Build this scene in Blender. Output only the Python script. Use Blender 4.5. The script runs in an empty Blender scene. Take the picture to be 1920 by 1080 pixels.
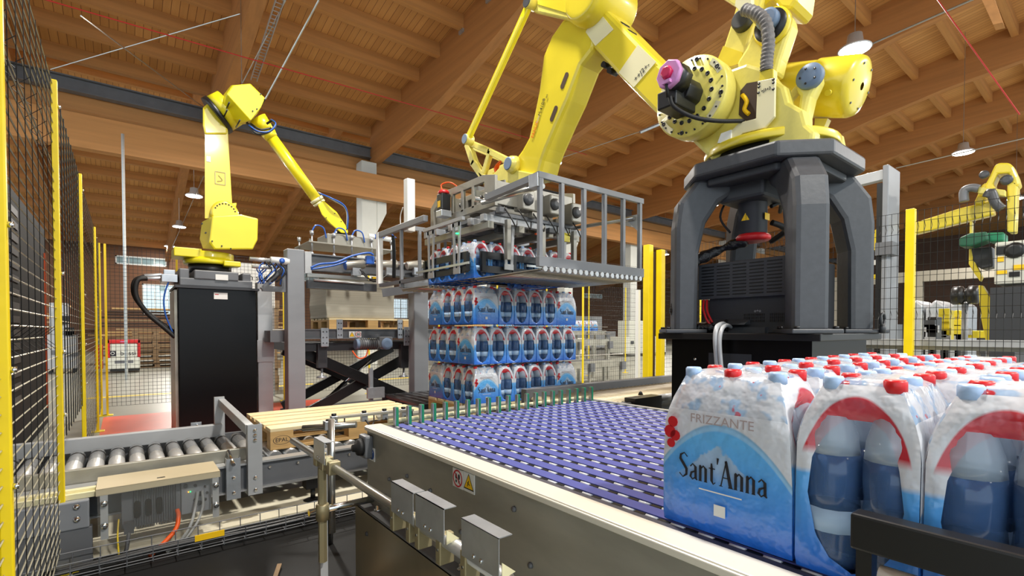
import bpy, math, random
from mathutils import Vector, Matrix
random.seed(7)
sc = bpy.context.scene
COL = sc.collection
R = math.radians
# ---------------------------------------------------------------- camera
CAMZ = 1.15
FX, FY = 0.6198, 0.7848            # horizontal viewing direction
PITCH = R(-1.2); FPX = 923.0; CX, CY = 960.0, 639.3
cd = bpy.data.cameras.new('camera'); cam = bpy.data.objects.new('camera', cd); COL.objects.link(cam)
cam.location = (0, 0, CAMZ)
cam.rotation_euler = (R(90) + PITCH, 0, math.atan2(FY, FX) - R(90))
cd.sensor_width = 36; cd.lens = FPX / 1920 * 36; cd.shift_y = (CY - 540) / 1920
cd.clip_start = 0.05; cd.clip_end = 200
sc.camera = cam
# ---------------------------------------------------------------- world and exposure
w = bpy.data.worlds.new('world'); sc.world = w; w.use_nodes = True
bg = w.node_tree.nodes['Background']; bg.inputs[0].default_value = (0.80, 0.92, 1.0, 1); bg.inputs[1].default_value = 1.7
sc.view_settings.view_transform = 'Standard'; sc.view_settings.look = 'None'
sc.view_settings.gamma = 1; sc.view_settings.use_curve_mapping = False
sc.view_settings.exposure = 0.0
LAMP_W = 520.0
sc.cycles.max_bounces = 6; sc.cycles.diffuse_bounces = 3; sc.cycles.glossy_bounces = 3
sc.cycles.transparent_max_bounces = 12; sc.cycles.caustics_reflective = False; sc.cycles.caustics_refractive = False
sc.cycles.sample_clamp_indirect = 4

# ---------------------------------------------------------------- helpers
def pt(px, py, X=None, Y=None, Z=None, d=None):
    """a measured image point of the 1920x1080 survey photo -> metres, on a known plane"""
    u = (px - CX) / FPX; v = (CY - py) / FPX
    cp, sp = math.cos(PITCH), math.sin(PITCH)
    h = cp - v * sp * 1.0
    x = FX * (cp - v * sp) + FY * u
    y = FY * (cp - v * sp) - FX * u
    z = sp + v * cp
    if X is not None: t = X / x
    elif Y is not None: t = Y / y
    elif Z is not None: t = (Z - CAMZ) / z
    else: t = d / h
    return Vector((x * t, y * t, CAMZ + z * t))

def S(r, g, b):
    f = lambda c: ((c / 255 + 0.055) / 1.055) ** 2.4 if c > 10 else c / 255 / 12.92
    return (f(r), f(g), f(b), 1)

MATS = {}
def mat(name, rgb, rough=0.5, metal=0.0, noise=0.0, scale=(8, 8, 8), bump=0.0, emit=None, es=1.0, alpha=1.0, dark=0.7, spec=0.5, coat=0.0):
    m = bpy.data.materials.new(name); m.use_nodes = True
    nt = m.node_tree; b = nt.nodes['Principled BSDF']
    c = S(*rgb)
    b.inputs['Base Color'].default_value = c
    b.inputs['Roughness'].default_value = rough; b.inputs['Metallic'].default_value = metal
    b.inputs['Specular IOR Level'].default_value = spec
    if coat: b.inputs['Coat Weight'].default_value = coat; b.inputs['Coat Roughness'].default_value = 0.1
    b.inputs['Alpha'].default_value = alpha
    if emit: b.inputs['Emission Color'].default_value = S(*emit); b.inputs['Emission Strength'].default_value = es
    if noise or bump:
        tc = nt.nodes.new('ShaderNodeTexCoord'); mp = nt.nodes.new('ShaderNodeMapping'); nz = nt.nodes.new('ShaderNodeTexNoise')
        mp.inputs['Scale'].default_value = scale; nz.inputs['Scale'].default_value = 1.0; nz.inputs['Detail'].default_value = 5
        nt.links.new(tc.outputs['Object'], mp.inputs[0]); nt.links.new(mp.outputs[0], nz.inputs[0])
        rp = nt.nodes.new('ShaderNodeValToRGB')
        rp.color_ramp.elements[0].position = 0.3; rp.color_ramp.elements[1].position = 0.7
        k = dark
        rp.color_ramp.elements[0].color = (c[0] * k, c[1] * k, c[2] * k, 1); rp.color_ramp.elements[1].color = c
        nt.links.new(nz.outputs[0], rp.inputs[0])
        if noise: nt.links.new(rp.outputs[0], b.inputs['Base Color'])
        if bump:
            bp = nt.nodes.new('ShaderNodeBump'); bp.inputs['Strength'].default_value = bump; bp.inputs['Distance'].default_value = 0.01
            nt.links.new(nz.outputs[0], bp.inputs['Height']); nt.links.new(bp.outputs[0], b.inputs['Normal'])
    MATS[name] = m
    return m

mat('yellow', (228, 206, 50), 0.32, 0, 1, (3, 3, 3), 0.03, dark=0.9, coat=0.4)
mat('yellow_cast', (228, 214, 104), 0.36, 0, 1, (30, 30, 30), 0.10, dark=0.92, coat=0.3)
mat('yellow_post', (245, 214, 10), 0.4, 0, 1, (2, 2, 6), 0, dark=0.88)
mat('yellow_vivid', (238, 220, 30), 0.35, 0, 1, (2, 2, 2), 0, dark=0.93, coat=0.3)
mat('cream', (228, 220, 178), 0.4)
mat('edge_white', (236, 230, 214), 0.35, 0.2)
mat('grey_paint', (140, 143, 148), 0.42, 0.0, 1, (2, 2, 5), 0, dark=0.85)
mat('grey_light', (186, 188, 190), 0.4, 0.1, 1, (3, 3, 5), 0, dark=0.85)
mat('grey_mid', (112, 114, 118), 0.45, 0.1, 1, (4, 4, 4), 0, dark=0.8)
mat('steel', (190, 190, 186), 0.28, 0.9, 1, (2, 2, 20), 0.02, dark=0.85)
mat('steel_brushed', (182, 178, 164), 0.38, 0.35, 1, (4, 2.2, 7), 0.02, dark=0.62)
mat('steel_panel', (176, 166, 138), 0.28, 0.6, 1, (6, 3, 1.5), 0.03, dark=0.6)
mat('zinc', (196, 200, 205), 0.34, 0.7, 1, (18, 18, 18), 0, dark=0.82)
mat('chrome', (225, 228, 230), 0.14, 1.0)
mat('alu', (205, 206, 206), 0.35, 0.6)
mat('brass', (164, 152, 118), 0.42, 0.5)
mat('black', (22, 22, 23), 0.38)
mat('black_gloss', (9, 8, 9), 0.3, 0, 1, (1, 1, 3), 0, dark=0.8, spec=0.25)
mat('cabinet_black', (12, 12, 13), 0.7, spec=0.2)
mat('black_rubber', (18, 18, 18), 0.6)
mat('charcoal', (70, 72, 76), 0.42, 0, 1, (30, 30, 30), 0.08, dark=0.85)
mat('charcoal_dark', (52, 54, 58), 0.5)
mat('bluish', (104, 124, 150), 0.5)
mat('blue_belt', (88, 94, 166), 0.42, 0, 1, (5, 3, 5), 0, dark=0.85)
mat('belt_grey', (84, 82, 92), 0.5, 0, 1, (60, 60, 10), 0.1, dark=0.7)
mat('roller_white', (214, 218, 222), 0.35)
mat('green', (18, 122, 84), 0.45)
mat('green_dark', (20, 84, 58), 0.5)
mat('red', (200, 26, 32), 0.4)
mat('magenta', (206, 142, 198), 0.45)
mat('crimson', (196, 34, 84), 0.4)
mat('orange', (226, 90, 30), 0.45)
mat('blue_hose', (40, 92, 180), 0.35)
mat('blue_sign', (28, 84, 170), 0.45)
mat('white', (236, 236, 232), 0.45)
mat('white_column', (214, 214, 206), 0.6, 0, 1, (2, 2, 2), 0, dark=0.92)
mat('concrete', (150, 150, 138), 0.32, 0, 1, (0.55, 0.55, 1), 0.02, dark=0.78)
mat('floor_red', (226, 96, 72), 0.35, 0, 1, (1.5, 1.5, 1), 0, dark=0.85)
mat('floor_yellow', (226, 196, 50), 0.4, 0, 1, (6, 6, 1), 0, dark=0.85)
mat('wood_x', (202, 142, 80), 0.6, 0, 1, (0.35, 9, 9), 0.06, dark=0.76)
mat('wood_y', (186, 126, 70), 0.6, 0, 1, (9, 0.35, 9), 0.06, dark=0.76)
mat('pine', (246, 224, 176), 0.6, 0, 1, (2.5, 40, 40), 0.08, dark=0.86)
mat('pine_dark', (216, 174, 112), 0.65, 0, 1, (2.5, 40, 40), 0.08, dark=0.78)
mat('pallet_old', (150, 122, 88), 0.7, 0, 1, (3, 3, 20), 0.1, dark=0.7)
mat('cardboard', (190, 160, 118), 0.65, 0, 1, (3, 3, 3), 0, dark=0.85)
mat('paper_grey', (170, 164, 148), 0.55, 0, 1, (1, 1, 90), 0.15, dark=0.85)
mat('lamp', (255, 255, 255), 0.5, emit=(255, 252, 245), es=30)
mat('led_green', (40, 220, 120), 0.5, emit=(40, 240, 120), es=4)
mat('led_orange', (240, 150, 40), 0.5, emit=(255, 150, 40), es=4)
mat('clear_plate', (196, 194, 184), 0.2, 0, alpha=0.07, spec=0.3)
mat('clear_hose', (170, 172, 170), 0.15, 0, alpha=0.6)
mat('glass_pane', (190, 226, 232), 0.1, 0, alpha=0.35)
mat('ink', (24, 24, 34), 0.6)
mat('ink_red', (200, 30, 40), 0.5)
mat('ink_grey', (176, 160, 160), 0.5)
mat('sign_yellow', (250, 200, 10), 0.5)
mat('wall_wood', (128, 84, 52), 0.6, 0, 1, (0.4, 6, 9), 0.05, dark=0.72)
mat('brown_dark', (74, 52, 38), 0.7, 0, 1, (2, 2, 2), 0, dark=0.7)
mat('portal_grey', (150, 144, 130), 0.6)
mat('machine_white', (208, 208, 196), 0.5)
mat('red_wire', (170, 34, 24), 0.5)

# timber deck: boards with joints
def deck_mat():
    m = bpy.data.materials.new('roof_boards'); m.use_nodes = True; nt = m.node_tree; b = nt.nodes['Principled BSDF']
    tc = nt.nodes.new('ShaderNodeTexCoord'); sep = nt.nodes.new('ShaderNodeSeparateXYZ'); nt.links.new(tc.outputs['Object'], sep.inputs[0])
    dv = nt.nodes.new('ShaderNodeMath'); dv.operation = 'DIVIDE'; dv.inputs[1].default_value = 0.16; nt.links.new(sep.outputs[0], dv.inputs[0])
    fl = nt.nodes.new('ShaderNodeMath'); fl.operation = 'FLOOR'; nt.links.new(dv.outputs[0], fl.inputs[0])
    fr = nt.nodes.new('ShaderNodeMath'); fr.operation = 'FRACT'; nt.links.new(dv.outputs[0], fr.inputs[0])
    wn = nt.nodes.new('ShaderNodeTexWhiteNoise'); wn.noise_dimensions = '1D'; nt.links.new(fl.outputs[0], wn.inputs['W'])
    nz = nt.nodes.new('ShaderNodeTexNoise'); mp = nt.nodes.new('ShaderNodeMapping'); mp.inputs['Scale'].default_value = (14, 0.8, 1)
    nt.links.new(tc.outputs['Object'], mp.inputs[0]); nt.links.new(mp.outputs[0], nz.inputs[0]); nz.inputs['Scale'].default_value = 1
    ad = nt.nodes.new('ShaderNodeMath'); ad.operation = 'MULTIPLY_ADD'; ad.inputs[1].default_value = 0.5; nt.links.new(wn.outputs[0], ad.inputs[0]); 
    m2 = nt.nodes.new('ShaderNodeMath'); m2.operation = 'MULTIPLY'; m2.inputs[1].default_value = 0.5; nt.links.new(nz.outputs[0], m2.inputs[0]); nt.links.new(m2.outputs[0], ad.inputs[2])
    rp = nt.nodes.new('ShaderNodeValToRGB'); rp.color_ramp.elements[0].color = S(180, 124, 66); rp.color_ramp.elements[1].color = S(222, 164, 98)
    nt.links.new(ad.outputs[0], rp.inputs[0])
    gt = nt.nodes.new('ShaderNodeMath'); gt.operation = 'GREATER_THAN'; gt.inputs[1].default_value = 0.93; nt.links.new(fr.outputs[0], gt.inputs[0])
    mx = nt.nodes.new('ShaderNodeMix'); mx.data_type = 'RGBA'; nt.links.new(gt.outputs[0], mx.inputs[0]); nt.links.new(rp.outputs[0], mx.inputs[6]); mx.inputs[7].default_value = S(120, 74, 40)
    nt.links.new(mx.outputs[2], b.inputs['Base Color']); b.inputs['Roughness'].default_value = 0.6
    MATS['roof_boards'] = m
deck_mat()

class MB:
    def __init__(s): s.v = []; s.f = []; s.m = []; s.sm = []; s.cur = 0
    def add(s, vs, fs, smooth=False):
        o = len(s.v); s.v += [tuple(v) for v in vs]
        for f in fs: s.f.append(tuple(i + o for i in f)); s.m.append(s.cur); s.sm.append(smooth)
        return s
    def box(s, c, d, rz=0, M=None):
        x, y, z = d[0] / 2, d[1] / 2, d[2] / 2
        vs = [Vector((a * x, b * y, e * z)) for a in (-1, 1) for b in (-1, 1) for e in (-1, 1)]
        if rz: M = Matrix.Rotation(rz, 3, 'Z')
        if M is not None: vs = [M @ v for v in vs]
        c = Vector(c)
        return s.add([v + c for v in vs], [(0, 1, 3, 2), (4, 6, 7, 5), (0, 4, 5, 1), (2, 3, 7, 6), (0, 2, 6, 4), (1, 5, 7, 3)])
    def b2(s, a, b):
        return s.box([(a[i] + b[i]) / 2 for i in range(3)], [abs(b[i] - a[i]) for i in range(3)])
    def frame(s, p0, p1):
        a = (Vector(p1) - Vector(p0)); L = a.length; a = a.normalized()
        up = Vector((0, 0, 1)) if abs(a.z) < 0.95 else Vector((1, 0, 0))
        n = a.cross(up).normalized(); return a, n, n.cross(a).normalized(), L
    def bar(s, p0, p1, w, h=None):
        h = h or w; p0 = Vector(p0); p1 = Vector(p1); a, n, u, L = s.frame(p0, p1)
        vs = [p + n * (i * w / 2) + u * (j * h / 2) for p in (p0, p1) for i, j in ((-1, -1), (1, -1), (1, 1), (-1, 1))]
        return s.add(vs, [(0, 1, 2, 3), (7, 6, 5, 4), (0, 4, 5, 1), (1, 5, 6, 2), (2, 6, 7, 3), (3, 7, 4, 0)])
    def tube(s, p0, p1, r, r1=None, n=12, cap=True):
        r1 = r if r1 is None else r1; p0 = Vector(p0); p1 = Vector(p1); a, q, u, L = s.frame(p0, p1)
        vs = []
        for p, rr in ((p0, r), (p1, r1)):
            for i in range(n):
                t = 2 * math.pi * i / n; vs.append(p + q * math.cos(t) * rr + u * math.sin(t) * rr)
        s.add(vs, [(i, (i + 1) % n, n + (i + 1) % n, n + i) for i in range(n)], n > 6)
        if cap:
            o = len(s.v) - 2 * n
            s.f += [tuple(o + i for i in range(n))[::-1], tuple(o + n + i for i in range(n))]; s.m += [s.cur] * 2; s.sm += [False] * 2
        return s
    def path(s, pts, r, n=8, sub=6):
        P = [Vector(p) for p in pts]
        if sub and len(P) > 2:
            Q = []
            for i in range(len(P) - 1):
                a = P[max(i - 1, 0)]; b = P[i]; c = P[i + 1]; e = P[min(i + 2, len(P) - 1)]
                for k in range(sub):
                    t = k / sub
                    Q.append(0.5 * ((2 * b) + (c - a) * t + (2 * a - 5 * b + 4 * c - e) * t * t + (3 * b - a - 3 * c + e) * t ** 3))
            Q.append(P[-1]); P = Q
        vs = []; prev = None
        for i, p in enumerate(P):
            a = (P[min(i + 1, len(P) - 1)] - P[max(i - 1, 0)]).normalized()
            if prev is None:
                up = Vector((0, 0, 1)) if abs(a.z) < 0.9 else Vector((1, 0, 0)); q = a.cross(up).normalized()
            else: q = (prev - a * prev.dot(a)).normalized()
            prev = q; u = a.cross(q)
            rr = r(i / (len(P) - 1)) if callable(r) else r
            for k in range(n):
                t = 2 * math.pi * k / n; vs.append(p + q * math.cos(t) * rr + u * math.sin(t) * rr)
        fs = [(i * n + k, i * n + (k + 1) % n, (i + 1) * n + (k + 1) % n, (i + 1) * n + k) for i in range(len(P) - 1) for k in range(n)]
        s.add(vs, fs, True)
        o = len(s.v) - len(vs)
        s.f += [tuple(o + i for i in range(n))[::-1], tuple(o + len(vs) - n + i for i in range(n))]; s.m += [s.cur] * 2; s.sm += [False] * 2
        return s
    def prism(s, pts, vec):
        P = [Vector(p) for p in pts]; vec = Vector(vec); n = len(P)
        return s.add(P + [p + vec for p in P], [tuple(range(n))[::-1], tuple(range(n, 2 * n))] + [(i, (i + 1) % n, n + (i + 1) % n, n + i) for i in range(n)])
    def lathe(s, c, prof, n=16, axis='Z'):
        c = Vector(c); vs = []
        for r, h in prof:
            for i in range(n):
                t = 2 * math.pi * i / n; a, b = math.cos(t) * r, math.sin(t) * r
                vs.append(c + (Vector((a, b, h)) if axis == 'Z' else Vector((h, a, b)) if axis == 'X' else Vector((b, h, a))))
        k = len(prof)
        s.add(vs, [(j * n + i, j * n + (i + 1) % n, (j + 1) * n + (i + 1) % n, (j + 1) * n + i) for j in range(k - 1) for i in range(n)], True)
        o = len(s.v) - len(vs)
        s.f += [tuple(o + i for i in range(n))[::-1], tuple(o + (k - 1) * n + i for i in range(n))]; s.m += [s.cur] * 2; s.sm += [False] * 2
        return s
    def mat(s, i): s.cur = i; return s
    def mesh(s, name, mats, off=(0, 0, 0)):
        me = bpy.data.meshes.new(name); o = Vector(off)
        me.from_pydata([tuple(Vector(v) - o) for v in s.v], [], s.f)
        for m in (mats if isinstance(mats, (list, tuple)) else [mats]): me.materials.append(MATS[m])
        me.polygons.foreach_set('material_index', s.m); me.polygons.foreach_set('use_smooth', s.sm); me.update()
        return me
    def build(s, name, mats, parent=None, bevel=0, fix=True):
        if parent is not None: off = wloc(parent)
        else:
            xs = [v[0] for v in s.v]; ys = [v[1] for v in s.v]; zs = [v[2] for v in s.v]
            off = Vector(((min(xs) + max(xs)) / 2, (min(ys) + max(ys)) / 2, min(zs))) if fix else Vector((0, 0, 0))
        me = s.mesh(name, mats, off); ob = bpy.data.objects.new(name, me); COL.objects.link(ob)
        if parent is not None: ob.parent = parent
        else: ob.location = off
        if bevel:
            bv = ob.modifiers.new('bevel', 'BEVEL'); bv.width = bevel; bv.segments = 2; bv.limit_method = 'ANGLE'; bv.angle_limit = R(40)
        return ob

def wloc(o):
    p = Vector((0, 0, 0))
    while o is not None: p += o.location; o = o.parent
    return p
def tag(o, label, cat, group=None, kind=None):
    if label: o['label'] = label
    if cat: o['category'] = cat
    if group: o['group'] = group
    if kind: o['kind'] = kind
    return o
def stuff(o): o['kind'] = 'stuff'; return o
def thing(name, loc, label, cat, group=None):
    o = bpy.data.objects.new(name, None); COL.objects.link(o); o.location = loc; o.empty_display_size = 0.1
    return tag(o, label, cat, group)
def struct(o): o['kind'] = 'structure'; return o
def kids(o): return [c for c in bpy.data.objects if c.parent == o]
def dup(root, loc, rz=0, label=None, group=None, tree=None):
    tree = tree or [(c, kids(c)) for c in kids(root)]
    r = root.copy(); COL.objects.link(r); r.location = loc; r.rotation_euler = (0, 0, rz)
    if label: r['label'] = label
    if group: r['group'] = group
    for ch, gs in tree:
        c = ch.copy(); COL.objects.link(c); c.parent = r
        for g in gs:
            e = g.copy(); COL.objects.link(e); e.parent = c
    return r
def text(name, body, size, M, matn, parent=None, sx=1.0, ext=0.0006, off=0.0):
    cu = bpy.data.curves.new(name, 'FONT'); cu.body = body; cu.size = size; cu.align_x = 'CENTER'; cu.align_y = 'CENTER'; cu.extrude = ext; cu.offset = off
    cu.resolution_u = 3
    cu.materials.append(MATS[matn]); tmp = bpy.data.objects.new(name, cu); me = bpy.data.meshes.new_from_object(tmp); bpy.data.objects.remove(tmp)
    ob = bpy.data.objects.new(name, me); COL.objects.link(ob)
    if parent is not None:
        ob.parent = parent; M = Matrix.Translation(-wloc(parent)) @ M
    ob.matrix_local = M @ Matrix.Diagonal((sx, 1, 1, 1))
    return ob
def basis(o, ex, ey):
    ex = Vector(ex).normalized(); ey = Vector(ey); ey = (ey - ex * ey.dot(ex)).normalized(); ez = ex.cross(ey)
    M = Matrix((( ex.x, ey.x, ez.x, o[0]), (ex.y, ey.y, ez.y, o[1]), (ex.z, ey.z, ez.z, o[2]), (0, 0, 0, 1)))
    return M
def pxprism(mb, pts, X, t):
    """outline surveyed in the plane X=const, solid thickness t along +X"""
    return mb.prism([pt(a, b, X=X) for a, b in pts], (t, 0, 0))
def pyprism(mb, pts, Y, t):
    return mb.prism([pt(a, b, Y=Y) for a, b in pts], (0, t, 0))
# ================================================================ the hall
g = bpy.data.meshes.new('floor')
floor = MB().b2((-12, -8, -0.2), (60, 44, 0)).build('floor', 'concrete', fix=False); struct(floor)
# concrete: joints and stains
nt = MATS['concrete'].node_tree
t = MB()
t.b2((-0.22, 5.0, 0), (2.6, 8.45, 0.004)); struct(t.build('trim_1', 'floor_red', fix=False))
t = MB(); a = 0
for x0, x1 in ((-0.5, 0.9), (1.6, 3.2), (3.9, 5.5), (6.2, 7.8), (8.5, 10.1)): t.b2((x0, 10.9, 0), (x1, 11.05, 0.004))
struct(t.build('trim_2', 'floor_yellow', fix=False))
AX = [2.15 + 4.72 * i for i in range(-2, 10)]       # arch positions
# main roof profile: underside of arches and deck
UZ = [(-8, 8.9), (-4, 9.15), (-1, 9.25), (2, 9.15), (4, 8.95), (6, 8.6), (7.4, 8.28), (8.9, 7.92), (10.4, 7.6), (12, 7.3), (14, 7.03), (16.4, 6.85)]
def deckz(y): return 8.1 + 0.15 * (16.5 - max(y, -3)) - 0.15 * max(0, -3 - y)
ceiling = bpy.data.objects.new('ceiling', None); COL.objects.link(ceiling); struct(ceiling)
m = MB()
for y0, y1 in ((-8, -3), (-3, 17.0)):
    m.prism([(-12, y0, deckz(y0)), (-12, y1, deckz(y1)), (-12, y1, deckz(y1) + 0.15), (-12, y0, deckz(y0) + 0.15)], (72, 0, 0))
m.build('roof_deck', 'roof_boards', ceiling)
def deck2(y): return 8.62 - 0.235 * (y - 25)
m = MB(); m.prism([(-12, 16.9, deck2(16.9)), (-12, 42, deck2(42)), (-12, 42, deck2(42) + 0.15), (-12, 16.9, deck2(16.9) + 0.15)], (72, 0, 0))
m.build('roof_deck', 'roof_boards', ceiling)
for i, x in enumerate(AX):
    m = MB()
    P = [(x, y, z) for y, z in UZ] + [(x, y, deckz(y)) for y in (16.4, -3, -8)]
    m.prism([(p[0] - 0.13, p[1], p[2]) for p in P], (0.26, 0, 0)); m.build('arch_beam', 'wood_y', ceiling)
    m = MB(); P = [(x - .13, 16.9, deck2(16.9) - .75), (x - .13, 42, deck2(42) - .75), (x - .13, 42, deck2(42)), (x - .13, 16.9, deck2(16.9))]
    m.prism(P, (0.26, 0, 0)); m.build('rafter', 'wood_y', ceiling)
# purlins, each between two arches
pm = MB().b2((-4.46 / 2, -0.08, -0.34), (4.46 / 2, 0.08, 0)).mesh('purlin', 'wood_x')
for i in range(len(AX) - 1):
    xc = (AX[i] + AX[i + 1]) / 2
    ys = [16.4 - 1.17 * k for k in range(17)]
    if xc > 22: ys = ys[:14]
    for y in ys:
        if xc < -3 and y < 2: continue
        o = bpy.data.objects.new('purlin', pm); COL.objects.link(o); o.parent = ceiling; o.location = (xc, y, deckz(y) + 0.01)
    if xc < 24:
        for k in range(15):
            y = 19.5 + 1.3 * k
            o = bpy.data.objects.new('purlin', pm); COL.objects.link(o); o.parent = ceiling; o.location = (xc, y, deck2(y) + 0.01)
m = MB(); m.b2((-12, 15.75, 5.55), (60, 16.05, 6.35)); m.build('cross_beam', 'wood_x', ceiling)
m = MB()
m.b2((-12, 16.28, 7.38), (60, 16.52, 7.41)); m.b2((-12, 16.28, 7.05), (60, 16.52, 7.08)); m.b2((-12, 16.39, 7.06), (60, 16.41, 7.4))
m.build('steel_beam', 'grey_mid', ceiling)
m = MB(); m.b2((-12, 16.6, 6.7), (60, 16.8, 7.1)); m.build('cross_beam', 'wood_x', ceiling)
# hangers of galvanised steel at purlin ends on the nearest arch
for k in range(5, 9):
    y = 16.4 - 1.17 * k
    MB().b2((AX[3] - 0.17, y - 0.1, deckz(y) - 0.42), (AX[3] - 0.13, y + 0.1, deckz(y) - 0.34)).build('purlin_shoe', 'zinc', ceiling)
# end walls
def wall(name, a, b, mt): return struct(MB().b2(a, b).build(name, mt, fix=False))
wz = [(-12, 0, 0)]
# far wall with window openings
wins = [(-0.3, 2.1, 4.95, 5.45), (0.9, 2.7, 2.1, 3.9), (16.0, 17.9, 2.1, 3.7), (19.6, 21.2, 2.1, 3.7), (25.0, 26.8, 2.1, 3.7), (28.9, 30.7, 2.1, 3.7), (35, 37, 2.1, 3.7),
        (9.6, 11.6, 4.6, 5.2), (13.5, 15.3, 4.9, 5.3), (21.8, 24.2, 4.6, 5.1), (26.3, 28.2, 4.6, 5.1), (31, 33, 4.6, 5.1), (38, 41, 4.6, 5.1)]
xs = sorted({-12.0, 60.0} | {w_[0] for w_ in wins} | {w_[1] for w_ in wins})
m = MB()
for a, b in zip(xs, xs[1:]):
    zz = sorted([(w_[2], w_[3]) for w_ in wins if w_[0] <= a and w_[1] >= b]); z = 0
    for l, h in zz:
        m.b2((a, 36, z), (b, 36.3, l)); z = h
    m.b2((a, 36, z), (b, 36.3, 6.4))
struct(m.build('wall_far', 'wall_wood', fix=False))
for i, (a, b, l, h) in enumerate(wins):
    e = bpy.data.objects.new('window_%d' % (i + 1), None); COL.objects.link(e); e.location = (a, 36, l); struct(e)
    f = MB()
    for p, q in (((a, l), (b, l + .07)), ((a, h - .07), (b, h)), ((a, l), (a + .07, h)), ((b - .07, l), (b, h))): f.b2((p[0], 36.02, p[1]), (q[0], 36.16, q[1]))
    n = max(1, int((b - a) / 0.6))
    for k in range(1, n): x = a + (b - a) * k / n; f.b2((x - .025, 36.04, l), (x + .025, 36.12, h))
    if h - l > 1: f.b2((a, 36.04, (l + h) / 2 - .025), (b, 36.12, (l + h) / 2 + .025))
    f.build('window_frame', 'white', e); MB().b2((a, 36.07, l), (b, 36.09, h)).build('pane', 'glass_pane', e)
struct(MB().b2((58, -8, 0), (58.3, 36, 10)).build('wall_right', 'brown_dark', fix=False))
# white concrete columns under the cross beam
for i, x in enumerate(AX):
    if x < 5 or x > 41: continue
    m = MB(); m.b2((x - 0.55, 16.1, 0), (x - 0.02, 16.6, 6.85))
    m.prism([(x - 0.02, 16.1, 5.62), (x + 0.33, 16.1, 5.62), (x + 0.33, 16.1, 5.2), (x - 0.02, 16.1, 4.5)], (0, 0.5, 0))
    o = m.build('concrete_column', 'white_column', bevel=0.02)
    tag(o, 'white concrete column with corbel under the timber cross beam, ' + ('nearest, left of the silver lifting post' if i == 3 else 'far row %s' % ['', '', '', '', 'seen behind the water bottle stack', 'right of the bottle stack, by the wooden crate', 'behind the black robot stand', 'beyond the yellow double post', 'in the far distance right', 'farthest right', '', ''][i]), 'column')
# high-bay lamps
lamps = [(11.0, 3.4, 6.5, 'brightest round ceiling lamp, right above the yellow counterweight cylinder'), (19.9, 3.3, 6.5, 'round ceiling lamp above the grey lift column, right side'),
         (28.5, 3.1, 6.5, 'small ceiling lamp beside the far right yellow robot'), (10.85, 11.6, 6.5, 'round ceiling lamp just right of the robot wrist'),
         (19.8, 11.3, 6.5, 'ceiling lamp seen between the legs of the black robot stand'), (30, 20.6, 6.5, 'tiny distant ceiling lamp left of the black robot stand'),
         (2.05, 20.9, 5.95, 'long round lamp nearest beside the left robot column'), (2.1, 27.5, 5.95, 'middle one of the three lamps left of the left robot'),
         (2.15, 34.2, 5.95, 'farthest and lowest of the three lamps left of the left robot'), (2.0, 3.4, 7.3, 'ceiling lamp overhead, above the roller conveyor'), (2.0, 11.6, 5.9, 'ceiling lamp overhead behind the left robot'),
         (11, -4.5, 6.9, 'ceiling lamp behind the viewpoint to the right'), (2, -4.5, 6.9, 'ceiling lamp behind the viewpoint'), (20, -4.5, 6.9, 'ceiling lamp behind the viewpoint far right')]
hb = MB().lathe((0, 0, 0), [(0.06, 0.30), (0.12, 0.28), (0.14, 0.12), (0.27, 0.03), (0.28, 0.0), (0.26, 0.0)], 24)
hbm = hb.mesh('housing', 'alu'); dfm = MB().lathe((0, 0, 0), [(0.25, -0.012), (0.25, 0.004)], 24).mesh('diffuser', 'lamp')
for x, y, z, lb in lamps:
    t = thing('highbay_lamp', (x, y, z), lb, 'ceiling lamp', 'high-bay lamps')
    for nm, me in (('housing', hbm), ('diffuser', dfm)):
        o = bpy.data.objects.new(nm, me); COL.objects.link(o); o.parent = t
    MB().tube((x, y, z + 0.29), (x, y, min(deckz(y) if y < 16.9 else deck2(y), 11)), 0.008, n=5).build('hanging_wire', 'steel', t)
    ld = bpy.data.lights.new('lamp_light', 'AREA'); ld.shape = 'DISK'; ld.size = 0.5; ld.energy = LAMP_W * (1.25 if y < 0 else 1); ld.color = (1.0, 0.955, 0.88)
    lo = bpy.data.objects.new('lamp_light', ld); COL.objects.link(lo); lo.parent = t; lo.location = (0, 0, -0.03)
# bracing rods and wires on the roof
def rod(name, p0, p1, r, mt, lb, cat='rod'): return tag(MB().tube(p0, p1, r, n=6).build(name, mt), lb, cat)
rod('brace_rod', pt(95, 130, d=11.2), pt(450, 26, Y=11.5), 0.012, 'steel', 'thin steel brace rod rising across the upper left ceiling')
rod('brace_rod', pt(152, 30, Y=9.5), pt(380, 200, Y=15.6), 0.012, 'steel', 'thin steel brace rod falling across the upper left ceiling')
rod('brace_rod', pt(598, 0, Y=9.0), pt(498, 185, Y=11.2), 0.016, 'steel', 'steel tie rod leading down to the left robot head')
rod('brace_rod', pt(536, 0, Y=9.2), pt(455, 155, Y=12.0), 0.010, 'steel', 'slim steel tie rod alongside the ceiling cable tray')
rod('brace_rod', pt(382, 330, Y=17), pt(322, 465, Y=30), 0.012, 'steel', 'slanting rod passing the three small lamps')
rod('stay_cable', pt(1040, 300, Y=11.3), pt(1235, 235, Y=9.0), 0.012, 'steel', 'steel cable running from the middle lamp to the robot gear')
rod('cable_tube', pt(1200, 248, Y=9.2), pt(1262, 222, Y=8.6), 0.05, 'zinc', 'short grey conduit pipe left of the robot gear disc')
rod('stay_cable', pt(1560, 115, X=11.5), pt(1835, -6, X=11.5), 0.018, 'steel', 'grey cable running right from the brightest lamp')
rod('stay_cable', pt(1680, 315, X=19), pt(1925, 258, X=19), 0.02, 'steel', 'grey cable passing the lamp on the right')
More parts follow.
